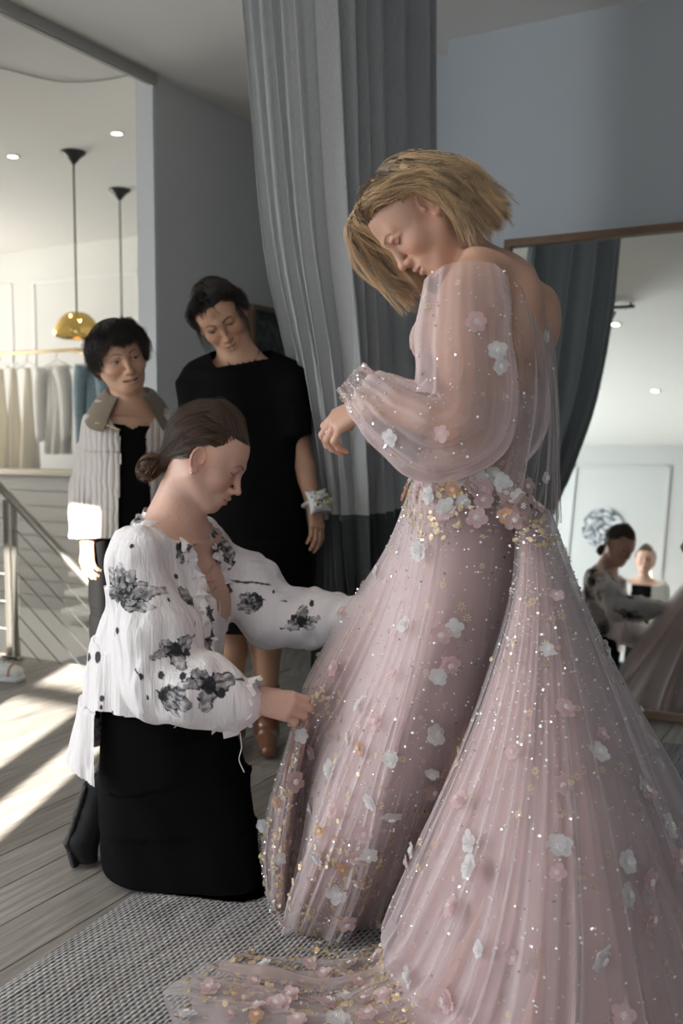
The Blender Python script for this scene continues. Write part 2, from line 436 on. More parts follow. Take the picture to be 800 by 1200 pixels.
# window wall behind the camera: solid piers, a tall window with a transom, a narrow one, plus an added narrow one and an added wide one for more light
B0, B1 = W_N - 0.14, W_N
piers = [(1.66, 4.42), (1.17, 1.42), (0.63, 0.73), (-0.05, 0.44), (-2.9, -1.75)]
boxes = [(a, b, B0, B1, -0.2, CEIL + 0.05) for a, b in piers]
boxes += [(1.42, 1.66, B0, B1, -0.2, 0.5), (1.42, 1.66, B0, B1, 2.59, CEIL + 0.05), (-1.75, -0.05, B0, B1, -0.2, 0.5), (-1.75, -0.05, B0, B1, 2.59, CEIL + 0.05), (0.73, 1.17, B0, B1, -0.2, 0.5), (0.73, 1.17, B0, B1, 2.59, CEIL + 0.05), (0.44, 0.63, B0, B1, -0.2, 0.5), (0.44, 0.63, B0, B1, 2.59, CEIL + 0.05)]
boxes += [(1.42, 1.66, B0, B1, -0.2, 0.5), (1.42, 1.66, B0, B1, 2.59, CEIL + 0.05), (-1.75, -0.05, B0, B1, -0.2, 0.5), (-1.75, -0.05, B0, B1, 2.59, CEIL + 0.05), (0.73, 1.17, B0 + 0.04, B1 - 0.04, 1.80, 1.86)]
M_back = mat('soft_grey_wall_paint', (0.56, 0.57, 0.57), 0.85, bump=(220, 0.04))
struct('wall_back', boxes, M_back)
tb = MB()
for r0 in (1.95, 3.1):
    z0, z1 = 0.35, 2.68; r1 = r0 + 1.0; n0, n1 = W_N, W_N + 0.018
    for b in ((r0, r1, n0, n1, z1 - 0.03, z1), (r0, r1, n0, n1, z0, z0 + 0.03), (r0, r0 + 0.03, n0, n1, z0, z1), (r1 - 0.03, r1, n0, n1, z0, z1)): rbox(tb, *b)
o = tb.build('trim_2', M_back); o['kind'] = 'structure'
# window panes
gm, gn, gl, gp = new_mat('window_glass'); gt = gn.new('ShaderNodeBsdfTransparent'); gg = gn.new('ShaderNodeBsdfGlossy'); gg.inputs['Roughness'].default_value = 0.0
gx = gn.new('ShaderNodeMixShader'); gx.inputs[0].default_value = 0.06; gl.new(gt.outputs[0], gx.inputs[1]); gl.new(gg.outputs[0], gx.inputs[2]); gl.new(gx.outputs[0], gn['Material Output'].inputs['Surface'])
def window(name, r0, r1, n0, n1, z0, z1):
    along_r = abs(r1 - r0) > abs(n1 - n0); mb = MB(); t = 0.02
    for a, b, c, d in ((0, 1, 0, t), (0, 1, 1 - t, 1), (0, t, t, 1 - t), (1 - t, 1, t, 1 - t)):
        if along_r: rbox(mb, r0 + (r1 - r0) * a, r0 + (r1 - r0) * b, n0, n1, z0 + (z1 - z0) * c, z0 + (z1 - z0) * d)
        else: rbox(mb, r0, r1, n0 + (n1 - n0) * a, n0 + (n1 - n0) * b, z0 + (z1 - z0) * c, z0 + (z1 - z0) * d)
    f = mb.build(name, M_trim); f['kind'] = 'structure'; mb = MB()
    if along_r: rbox(mb, r0, r1, (n0 + n1) / 2 - .002, (n0 + n1) / 2 + .002, z0, z1)
    else: rbox(mb, (r0 + r1) / 2 - .002, (r0 + r1) / 2 + .002, n0, n1, z0, z1)
    mb.build('pane', gm, f)
for i, (a, b) in enumerate(((0.73, 1.17), (0.44, 0.63), (1.42, 1.66), (-1.75, -0.05))): window('window_%d' % (i + 1), a, b, B0 + .005, B0 + .035, 0.5, 2.59)  # includes the added slit that suns the woman in the mirror
window('window_5', 4.38, 4.41, -1.5, 0.9, 0.45, 2.6); window('window_6', 8.38, 8.41, 3.7, 6.5, 0.6, 2.75)  # the store window is unseen, added for its light
# added, unseen slab that blocks sun from the wide window; ground outside
M_out = mat('outside_render', (0.55, 0.55, 0.53), 0.9)
struct('wall_neighbour', [(-14, -1.32, -6.15, -6.0, -0.3, 7.0)], M_out)
struct('ground', [(-30, 40, -40, W_N - 0.2, -0.4, -0.3), (4.5, 40, -40, 30, -0.4, -0.3)], M_out)
struct('baseboard_back', [(1.66, 4.3, W_N, W_N + 0.016, 0, 0.14)], M_trim)

# panelling on the far wall
def moulding(r0, r1, z0, z1, n):
    mb = MB()
    for b in ((r0, r1, z1 - 0.035, z1), (r0, r1, z0, z0 + 0.035), (r0, r0 + 0.035, z0, z1), (r1 - 0.035, r1, z0, z1)):
        rbox(mb, b[0], b[1], n - 0.012, n, b[2], b[3], 0.006)
    return mb
mo = struct('trim_3', [(3.4, 8.3, 6.935, 6.95, 0.0, 0.15)], M_trim)
for r0, r1 in ((7.55, 8.25), (5.95, 7.28), (4.3, 5.7)):
    moulding(r0, r1, 0.35, 2.60, 6.95).build('moulding', M_trim, mo)
# boarded half wall around the stair void with a metal cap; the gallery floor behind it
N_HALF = 5.75
z_cap = npl(45, 551, N_HALF).z
half = struct('wall_stairwell', [(3.3, 8.3, N_HALF + 0.02, N_HALF + 0.14, -1.8, z_cap - 0.04)], M_trim)
cap = MB(); rbox(cap, 3.3, 8.3, N_HALF - 0.03, N_HALF + 0.17, z_cap - 0.045, z_cap + 0.005, 0.006)
cap.build('cap_rail', mat('brushed_bronze', (0.42, 0.38, 0.31), 0.35, 0.8), half)
M_board = mat('painted_board', (0.46, 0.45, 0.43), 0.6, bump=(120, 0.05))
bh = 0.122
for k in range(20):
    z1 = z_cap - 0.05 - bh * k
    if z1 - bh < -1.75: break
    mb = MB(); rbox(mb, 3.3, 8.3, N_HALF, N_HALF + 0.02, z1 - bh + 0.007, z1, 0.004); mb.build('board', M_board, half)
struct('floor_gallery', [(3.3, 8.3, N_HALF + 0.14, 6.95, -0.2, 0.0)], M_floor)
struct('floor_lower', [(3.3, 8.3, 3.4, 6.95, -1.9, -1.75)], mat('lower_floor', (0.4, 0.39, 0.37), 0.7))
struct('trim_4', [(3.35, 4.3, 3.5, 3.515, -0.22, -0.002)], mat('stair_edge_strip', (0.30, 0.27, 0.23), 0.6))
# ------------------------------------------------------------------ fittings
M_steel = mat('brushed_steel', (0.34, 0.32, 0.29), 0.38, 0.9)
M_cable = mat('dark_steel_cable', (0.16, 0.155, 0.15), 0.45, 0.8)
M_black = mat('black_satin_metal', (0.012, 0.012, 0.012), 0.4)
M_gold = mat('polished_gold', (0.86, 0.60, 0.20), 0.12, 1.0)
M_brass = mat('brushed_brass', (0.62, 0.47, 0.26), 0.38, 0.85)
# balustrade that goes down with the stairs
P0 = rn(3.845, 3.46, 0.0); d_r = -RX
slope = -0.76
bal = empty('stair_balustrade', P0, 'brushed steel stair balustrade with a sloping handrail and thin cables, by the stair void', 'balustrade')
def rail_pt(t, z): return (P0.x + d_r[0] * t, P0.y + d_r[1] * t, z)
Z0 = 0.835
mb = MB(); p = [rail_pt(t, Z0 + slope * t) for t in np.linspace(-0.15, 2.0, 14)]
mb.tube(p, 0.021, 12); mb.build('handrail', M_steel, bal, True)
for dt in (0.0, 0.055):
    mb = MB(); mb.box(rail_pt(dt, 0.39), (0.035, 0.012, 0.82), ROOM_A, 0.003); mb.box(rail_pt(dt, 0.006), (0.05, 0.05, 0.012), ROOM_A, 0.002); mb.build('post', M_steel, bal)
mb = MB(); mb.box(rail_pt(1.45, -0.75), (0.035, 0.012, 0.95), ROOM_A, 0.003); mb.build('post', M_steel, bal)
for k in range(7):
    z = Z0 - 0.155 - 0.108 * k
    mb = MB(); mb.tube([rail_pt(0.03, z), rail_pt(1.47, z + slope * 1.44)], 0.0028, 6); mb.build('cable', M_cable, bal, True)
for k in range(5):
    z = Z0 - 0.13 - 0.14 * k
    mb = MB(); mb.tube([rail_pt(0.02, z), (P0.x + RX[0] * 0.42, P0.y + RX[1] * 0.42, z)], 0.0028, 6); mb.build('cable', M_cable, bal, True)
# open stair treads on the boarded wall
tr = empty('open_staircase', rn(4.1, 5.3, -1.75), 'open staircase of thin white treads against the boarded stairwell wall', 'staircase')
M_tread = mat('white_tread', (0.90, 0.90, 0.87), 0.45)
for k, (px0, y) in enumerate(((80, 670), (75, 692.5), (71, 714), (66, 736), (75, 759))):
    q = npl(px0, y, 5.35); r0 = q.x * RX[0] + q.y * RX[1]
    mb = MB(); rbox(mb, r0 - 0.95, r0, 5.35, 5.62, q.z - 0.032, q.z, 0.004); mb.build('tread', M_tread, tr)
mb = MB(); rbox(mb, 3.4, 4.1, 5.62, 5.70, -1.75, 0.5); mb.build('stringer', M_board, tr)
# ceiling track in line with the wall, and a thin curved one
mb = MB(); rbox(mb, 3.225, 3.275, 0.4, 3.93, CEIL - 0.05, CEIL, 0.004); rbox(mb, 3.238, 3.262, 0.4, 3.93, CEIL - 0.058, CEIL - 0.048)
tag(mb.build('ceiling_track', mat('grey_track', (0.42, 0.42, 0.40), 0.5)), 'straight grey curtain track on the ceiling running to the wall end', 'track')
mb = MB(); cp = [(4.25, 2.55), (4.0, 3.1), (3.83, 3.46), (3.75, 3.683), (3.675, 3.78), (3.51, 3.845), (3.30, 3.86)]
mb.tube([tuple(rn(a, b, CEIL - 0.008)) for a, b in spline(cp, 40)], 0.0045, 8)
tag(mb.build('curved_track', mat('pale_grey_track', (0.45, 0.45, 0.44), 0.5), None, True), 'thin curved curtain track under the ceiling above the stairs', 'track')
# gold pendant lamps
def pendant(r, n, zb, dia, label):
    t = empty('pendant_lamp', rn(r, n, zb), label, 'lamp', 'gold pendant lamps over the stairs')
    c = rn(r, n, 0); R0 = dia / 2
    mb = MB(); mb.lathe([(0.001, CEIL), (0.078, CEIL), (0.078, CEIL - 0.01), (0.045, CEIL - 0.035), (0.012, CEIL - 0.075), (0.001, CEIL - 0.077)], c); mb.build('canopy', M_black, t, True)
    mb = MB(); mb.tube([(c.x, c.y, CEIL - 0.07), (c.x, c.y, zb + 0.165)], 0.006, 8); mb.build('cord', M_black, t, True)
    pr = [(0.012, .170), (0.05, .165), (0.085, .150), (0.115, .122), (0.136, .09), (0.15, .06), (0.156, .042), (0.153, .022), (0.135, .008), (0.108, 0.0), (0.085, .004)]
    inn = [(0.083, .010), (0.107, 0.01), (0.13, .017), (0.146, .03), (0.143, .055), (0.125, .09), (0.08, .14), (0.012, .16)]
    mb = MB(); mb.lathe([(a * R0 / 0.156, zb + z) for a, z in pr + inn], c, 48); mb.build('shade', M_gold, t, True)
    mb = MB(); mb.lathe([(0.001, zb + 0.03), (0.03, zb + 0.035), (0.04, zb + 0.06), (0.03, zb + 0.1), (0.012, zb + 0.16)], c, 20)
    mb.build('bulb', mat('lit_bulb', (1, .9, .7), 0.5, emit=((1.0, 0.78, 0.5), 6.0)), t, True)
pendant(4.56, 4.72, 1.735, 0.30, 'gold dome pendant lamp hanging fully in view above the clothes rail')
pendant(4.954, 5.587, 1.70, 0.30, 'second pendant lamp on a black canopy, its shade behind the older woman\'s head')
# recessed downlights
M_lit = mat('lit_downlight', (1, 1, 1), 0.5, emit=((1.0, 0.86, 0.64), 9.0))
def downlight(r, n, label):
    c = rn(r, n, CEIL); t = empty('downlight', c, label, 'light', 'recessed ceiling downlights')
    mb = MB(); mb.lathe([(0.030, -0.004), (0.043, -0.006), (0.045, -0.001), (0.045, 0.004)], c, 28); mb.build('trim_ring', M_trim, t, True)
    mb = MB(); mb.lathe([(0.0005, -0.002), (0.031, -0.003)], c, 28); mb.build('lens', M_lit, t, True)
    L = lamp('downlight_lamp', 'SPOT', (c.x, c.y, CEIL - 0.02), 26.0, (1.0, 0.80, 0.58), (0, 0, -1), 0.04)
    L.data.spot_size = R(110); L.data.spot_blend = 0.8
downlight(4.967, 4.603, 'recessed downlight left of the pendant canopies')
downlight(4.056, 4.560, 'recessed downlight nearest the wall end')
downlight(1.82, 1.10, 'recessed downlight seen high in the mirror')
downlight(1.81, -0.40, 'recessed downlight seen lower in the mirror')
# clothes rail on the gallery
z_r = npl(50, 412, 6.35).z
cr = empty('clothes_rail', rn(6.0, 6.35, z_r), 'slim brass clothes rail on the gallery under the gold pendant', 'clothes rail')
mb = MB(); mb.tube([tuple(rn(8.2, 6.35, z_r)), tuple(rn(5.05, 6.35, z_r))], 0.014, 10); mb.build('hanging_bar', M_brass, cr, True)
mb = MB(); q = npl(112, 416, 6.1); q2 = npl(80, 411, 6.35); mb.tube([tuple(q2), tuple(q)], 0.012, 10); mb.build('bracket_arm', M_brass, cr, True)
for r_ in (5.06, 8.15):
    mb = MB(); mb.tube([tuple(rn(r_, 6.35, z_r)), tuple(rn(r_, 6.35, 0.005))], 0.013, 10); mb.build('upright', M_brass, cr, True)
M_clear = mat('pale_hanger', (0.75, 0.74, 0.7), 0.3)
def garment(px, top, bot, wid, kind, m, label, sleeves=False, seed=0):
    n = 6.35; a = npl(px, top, n); b = npl(px, bot, n); w = wid / FPX * a.y
    rr = a.x * RX[0] + a.y * RX[1]
    t = empty(kind, rn(rr, n, b.z), label, {'hanging_dress': 'dress'}.get(kind, 'jacket'), 'garments on the brass clothes rail')
    H = a.z - b.z; g = np.random.default_rng(seed)
    # body: a flat tube with folds
    if sleeves: prof = [(0.16, 0.0), (0.36, 0.02), (0.47, 0.10), (0.46, 0.35), (0.45, 0.7), (0.46, 1.0)]
    else: prof = [(0.10, 0.0), (0.26, 0.04), (0.30, 0.16), (0.27, 0.34), (0.34, 0.55), (0.45, 0.8), (0.54, 1.0)]
    pv = spline(prof, 26); th = np.linspace(0, 2 * np.pi, 64, endpoint=False); ph = g.uniform(0, 6, 3)
    V = []
    for hw, s in pv:
        fold = 1 + 0.25 * s * (np.sin(9 * th + ph[0]) + 0.6 * np.sin(17 * th + ph[1]))
        u = hw * w * np.cos(th); d = 0.055 * (0.6 + s) * np.sin(th) * fold
        V += [tuple(rn(rr + x, n + y, a.z - s * H)) for x, y in zip(u, d)]
    mesh('body', V, grid_faces(len(pv), 64, wrap_v=True), m, t)
    if sleeves:
        for sd in (-1, 1):
            mb = MB(); pts = spline([(0.36, 0.05), (0.50, 0.2), (0.55, 0.5), (0.53, 0.86)], 12)
            mb.tube([tuple(rn(rr + sd * x * w, n - 0.05, a.z - s * H)) for x, s in pts], np.linspace(0.075, 0.045, 12), 12); mb.build('sleeve', m, t, True)
        mb = MB(); mb.tube([tuple(rn(rr + 0.01, n - 0.075, a.z - s * H)) for s in (0.05, 0.5, 0.97)], 0.008, 6); mb.build('front_seam', m, t, True)
    # hanger
    hk = rn(rr, n, z_r); mb = MB()
    pts = [rn(rr - 0.19, n, a.z - 0.03), rn(rr - 0.05, n, a.z + 0.03), rn(rr, n, a.z + 0.05), rn(rr + 0.05, n, a.z + 0.03), rn(rr + 0.19, n, a.z - 0.03)]
    mb.tube([tuple(p) for p in pts], 0.009, 8)
    mb.tube([tuple(rn(rr, n, a.z + 0.05)), tuple(rn(rr, n, z_r - 0.03)), tuple(rn(rr - 0.02, n, z_r + 0.016)), tuple(rn(rr + 0.0, n, z_r + 0.02)), tuple(rn(rr + 0.02, n, z_r))], 0.005, 6)
    mb.build('hanger', M_clear, t, True)
cream = lambda i: mat('cream_silk', (0.80 - 0.03 * i, 0.74 - 0.03 * i, 0.62 - 0.02 * i), 0.5, sheen=0.3, bump=(60, 0.15))
M_lace = mat('ivory_lace', (0.72, 0.70, 0.66), 0.8, bump=(150, 0.6), noise=(60, 0.15))
garment(0, 432, 549, 15, 'hanging_dress', cream(0), 'cream dress at the left edge of the brass rail', seed=1)
garment(15, 431, 549, 15, 'hanging_dress', cream(1), 'narrow cream dress second from the left on the brass rail', seed=2)
garment(32, 431, 549, 17, 'hanging_dress', cream(0), 'cream dress hanging next to the ivory lace jacket', seed=3)
garment(66, 428, 532, 38, 'hanging_jacket', M_lace, 'long ivory lace jacket with sleeves on the brass rail', True, seed=4)
garment(112, 424, 535, 34, 'denim_jacket', mat('washed_denim', (0.20, 0.27, 0.31), 0.8, noise=(30, 0.4), bump=(120, 0.3)), 'washed blue denim jacket hanging behind the older woman', True, seed=5)
# dark framed picture leaning on the short wall, behind the younger woman
def wall_left_pt(px, py):
    d = Vector(((px - 400.0) / FPX, _CP + (600.0 - py) / FPX * _SP, -_SP + (600.0 - py) / FPX * _CP)); r = 3.19
    t = r / (d.x * RX[0] + d.y * RX[1]); return Vector((0, 0, CAM_H)) + d * t
q = wall_left_pt(292, 356); n_l = q.x * RN[0] + q.y * RN[1]
pic = empty('framed_picture', rn(3.19, n_l + 0.4, 1.0), 'dark leafy picture in a slim brown frame behind the younger woman', 'picture')
zt = q.z; mb = MB()
for b in ((3.165, 3.235, n_l, n_l + 0.85, zt - 0.03, zt), (3.165, 3.235, n_l, n_l + 0.85, 0.7, 0.73), (3.165, 3.235, n_l, n_l + 0.03, 0.73, zt - 0.03), (3.165, 3.235, n_l + 0.82, n_l + 0.85, 0.73, zt - 0.03)): rbox(mb, *b, 0.004)
M_frame = mat('walnut_frame', (0.17, 0.105, 0.062), 0.45, noise=(14, 0.3), bump=(80, 0.1))
mb.build('frame', M_frame, pic)
mb = MB(); rbox(mb, 3.185, 3.225, n_l + 0.03, n_l + 0.82, 0.73, zt - 0.03)
def leaf_print():
    m, n, l, p = new_mat('dark_leaf_print'); tc = n.new('ShaderNodeTexCoord')
    v = n.new('ShaderNodeTexNoise'); v.inputs['Scale'].default_value = 9; v.inputs['Detail'].default_value = 5; v.inputs['Distortion'].default_value = 2.5
    l.new(tc.outputs['Object'], v.inputs['Vector']); cr = n.new('ShaderNodeValToRGB')
    cr.color_ramp.elements[0].position = 0.42; cr.color_ramp.elements[0].color = (0.012, 0.014, 0.013, 1)
    cr.color_ramp.elements[1].position = 0.62; cr.color_ramp.elements[1].color = (0.09, 0.10, 0.09, 1)
    l.new(v.outputs['Fac'], cr.inputs[0]); l.new(cr.outputs[0], p.inputs['Base Color']); p.inputs['Roughness'].default_value = 0.35
    return m
mb.build('print', leaf_print(), pic)
# leaning mirror
LEAN = R(8.5); NB = 3.93
Mm = Matrix.Translation(rn(0.90, NB, 0.0)) @ Matrix.Rotation(ROOM_A, 4, 'Z') @ Matrix.Rotation(LEAN, 4, 'X')
mir = empty('standing_mirror', rn(0.90, NB, 0.0), 'large standing mirror in a slim walnut frame leaning on the blue-grey wall', 'mirror')
HW, HM, FW = 0.62, 2.0, 0.034
def mbox(mb, x0, x1, y0, y1, z0, z1, bev=0.004):
    c = Mm @ Vector(((x0 + x1) / 2, (y0 + y1) / 2, (z0 + z1) / 2)); mb.box(c, (x1 - x0, y1 - y0, z1 - z0), bev=bev, M=Mm); return mb
for b in ((-HW, HW, 0, FW), (-HW, HW, HM - FW, HM)): mbox(MB(), b[0], b[1], -0.02, 0.022, b[2], b[3]).build('frame_rail', M_frame, mir)
for s in (-1, 1): mbox(MB(), min(s * HW, s * (HW - FW)), max(s * HW, s * (HW - FW)), -0.02, 0.022, FW, HM - FW).build('frame_stile', M_frame, mir)
mm, n_, l_, p_ = new_mat('mirror_silver'); p_.inputs['Base Color'].default_value = (0.86, 0.90, 0.88, 1); p_.inputs['Metallic'].default_value = 1; p_.inputs['Roughness'].default_value = 0.0
mbox(MB(), -HW + FW, HW - FW, -0.004, 0.004, FW, HM - FW, 0).build('glass', mm, mir)
mbox(MB(), -HW + 0.01, HW - 0.01, -0.027, -0.021, 0.01, HM - 0.01, 0).build('back_board', M_frame, mir)
# round marbled print on the window wall, seen in the mirror
c = rn(2.59, W_N + 0.012, 2.0); t = empty('round_print', c, 'round black and white marbled print on the panelled wall, seen in the mirror', 'picture')
mb = MB(); a = np.linspace(0, 2 * np.pi, 40, endpoint=False)
V = [tuple(rn(2.59 + 0.21 * math.cos(x), W_N + y, 2.0 + 0.21 * math.sin(x))) for y in (0.002, 0.025) for x in a]
mb.add(V, [tuple(range(40)), tuple(range(79, 39, -1))] + [(i, (i + 1) % 40, 40 + (i + 1) % 40, 40 + i) for i in range(40)])
def marble():
    m, n, l, p = new_mat('marbled_print'); tc = n.new('ShaderNodeTexCoord'); v = n.new('ShaderNodeTexNoise')
    v.inputs['Scale'].default_value = 7; v.inputs['Detail'].default_value = 4; v.inputs['Distortion'].default_value = 3
    l.new(tc.outputs['Object'], v.inputs['Vector']); cr = n.new('ShaderNodeValToRGB')
    cr.color_ramp.elements[0].position = 0.44; cr.color_ramp.elements[0].color = (0.06, 0.07, 0.09, 1); cr.color_ramp.elements[1].position = 0.58; cr.color_ramp.elements[1].color = (0.6, 0.62, 0.64, 1)
    l.new(v.outputs['Fac'], cr.inputs[0]); l.new(cr.outputs[0], p.inputs['Base Color']); return m
mb.build('print', marble(), t)
# woven rug
def rug_mat():
    m, n, l, p = new_mat('woven_rug'); tc = n.new('ShaderNodeTexCoord')
    sx = n.new('ShaderNodeSeparateXYZ'); l.new(tc.outputs['Object'], sx.inputs[0])
    nz = n.new('ShaderNodeTexNoise'); nz.inputs['Scale'].default_value = 3.0; nz.inputs['Detail'].default_value = 3; l.new(tc.outputs['Object'], nz.inputs['Vector'])
    def math_(op, a, b=None, v=None):
        q = n.new('ShaderNodeMath'); q.operation = op
        if isinstance(a, float): q.inputs[0].default_value = a
        else: l.new(a, q.inputs[0])
        if b is not None:
            if isinstance(b, float): q.inputs[1].default_value = b
            else: l.new(b, q.inputs[1])
        return q.outputs[0]
    wob = math_('MULTIPLY', nz.outputs['Fac'], 0.03)
    u = math_('MULTIPLY', math_('ADD', sx.outputs[0], wob), 2 * math.pi / 0.0105)
    row = math_('SINE', u)                                    # ribs
    rid = math_('FLOOR', math_('DIVIDE', math_('ADD', u, math.pi / 2 * -1.0), 2 * math.pi))
    v = math_('ADD', math_('MULTIPLY', sx.outputs[1], 2 * math.pi / 0.019), math_('MULTIPLY', rid, 3.14159))
    st = math_('SINE', v)                                     # stitches, staggered row by row
    h = math_('ADD', math_('MULTIPLY', row, 0.7), math_('MULTIPLY', st, 0.45))
    n2 = n.new('ShaderNodeTexNoise'); n2.inputs['Scale'].default_value = 260; n2.inputs['Detail'].default_value = 3; l.new(tc.outputs['Object'], n2.inputs['Vector'])
    mp = n.new('ShaderNodeMapping'); mp.inputs['Scale'].default_value = (95, 5, 1); l.new(tc.outputs['Object'], mp.inputs[0])
    n3 = n.new('ShaderNodeTexNoise'); n3.inputs['Scale'].default_value = 1.0; n3.inputs['Detail'].default_value = 2; l.new(mp.outputs[0], n3.inputs['Vector'])
    hh = math_('ADD', h, math_('MULTIPLY', math_('SUBTRACT', n2.outputs['Fac'], 0.5), 0.9))
    hh = math_('ADD', hh, math_('MULTIPLY', math_('SUBTRACT', n3.outputs['Fac'], 0.52), 2.6))
    cr = n.new('ShaderNodeValToRGB'); e = cr.color_ramp.elements
    mr = n.new('ShaderNodeMapRange'); mr.inputs['From Min'].default_value = -1.2; mr.inputs['From Max'].default_value = 1.2; l.new(hh, mr.inputs[0]); l.new(mr.outputs[0], cr.inputs[0])
    e[0].position = 0.06; e[0].color = (0.075, 0.075, 0.078, 1); e[1].position = 0.50; e[1].color = (0.44, 0.43, 0.42, 1)
    e2 = e.new(0.25); e2.color = (0.24, 0.236, 0.232, 1)
    l.new(cr.outputs[0], p.inputs['Base Color']); p.inputs['Roughness'].default_value = 0.95; p.inputs['Specular IOR Level'].default_value = 0.1
    b = n.new('ShaderNodeBump'); b.inputs['Strength'].default_value = 0.9; b.inputs['Distance'].default_value = 0.004; l.new(hh, b.inputs['Height']); l.new(b.outputs[0], p.inputs['Normal'])
    return m
RR0, RR1, NN0, NN1 = -1.6, 1.565, 0.1, 3.64
nx, ny = 60, 60
wn_ = WaveNoise(5, 4.0)
gx, gy = np.meshgrid(np.linspace(-1, 1, nx), np.linspace(-1, 1, ny), indexing='ij')
W_, L_ = (RR1 - RR0) / 2, (NN1 - NN0) / 2
X = gx * W_; Y = gy * L_; wv = wn_(np.stack([X.ravel(), Y.ravel(), 0 * X.ravel()], 1)).reshape(nx, ny)
Z = 0.011 + 0.0012 * wv; X = X + 0.012 * wv * (np.abs(gx) > 0.97)
Z[[0, -1], :] = 0.002; Z[:, [0, -1]] = 0.002
rug = mesh('woven_rug', np.stack([X, Y, Z], -1).reshape(-1, 3), grid_faces(nx, ny), rug_mat())
rug.location = rn((RR0 + RR1) / 2, (NN0 + NN1) / 2, 0); rug.rotation_euler = (0, 0, ROOM_A)
tag(rug, 'flat woven grey rug with dark flecked ribs under the gown', 'rug')
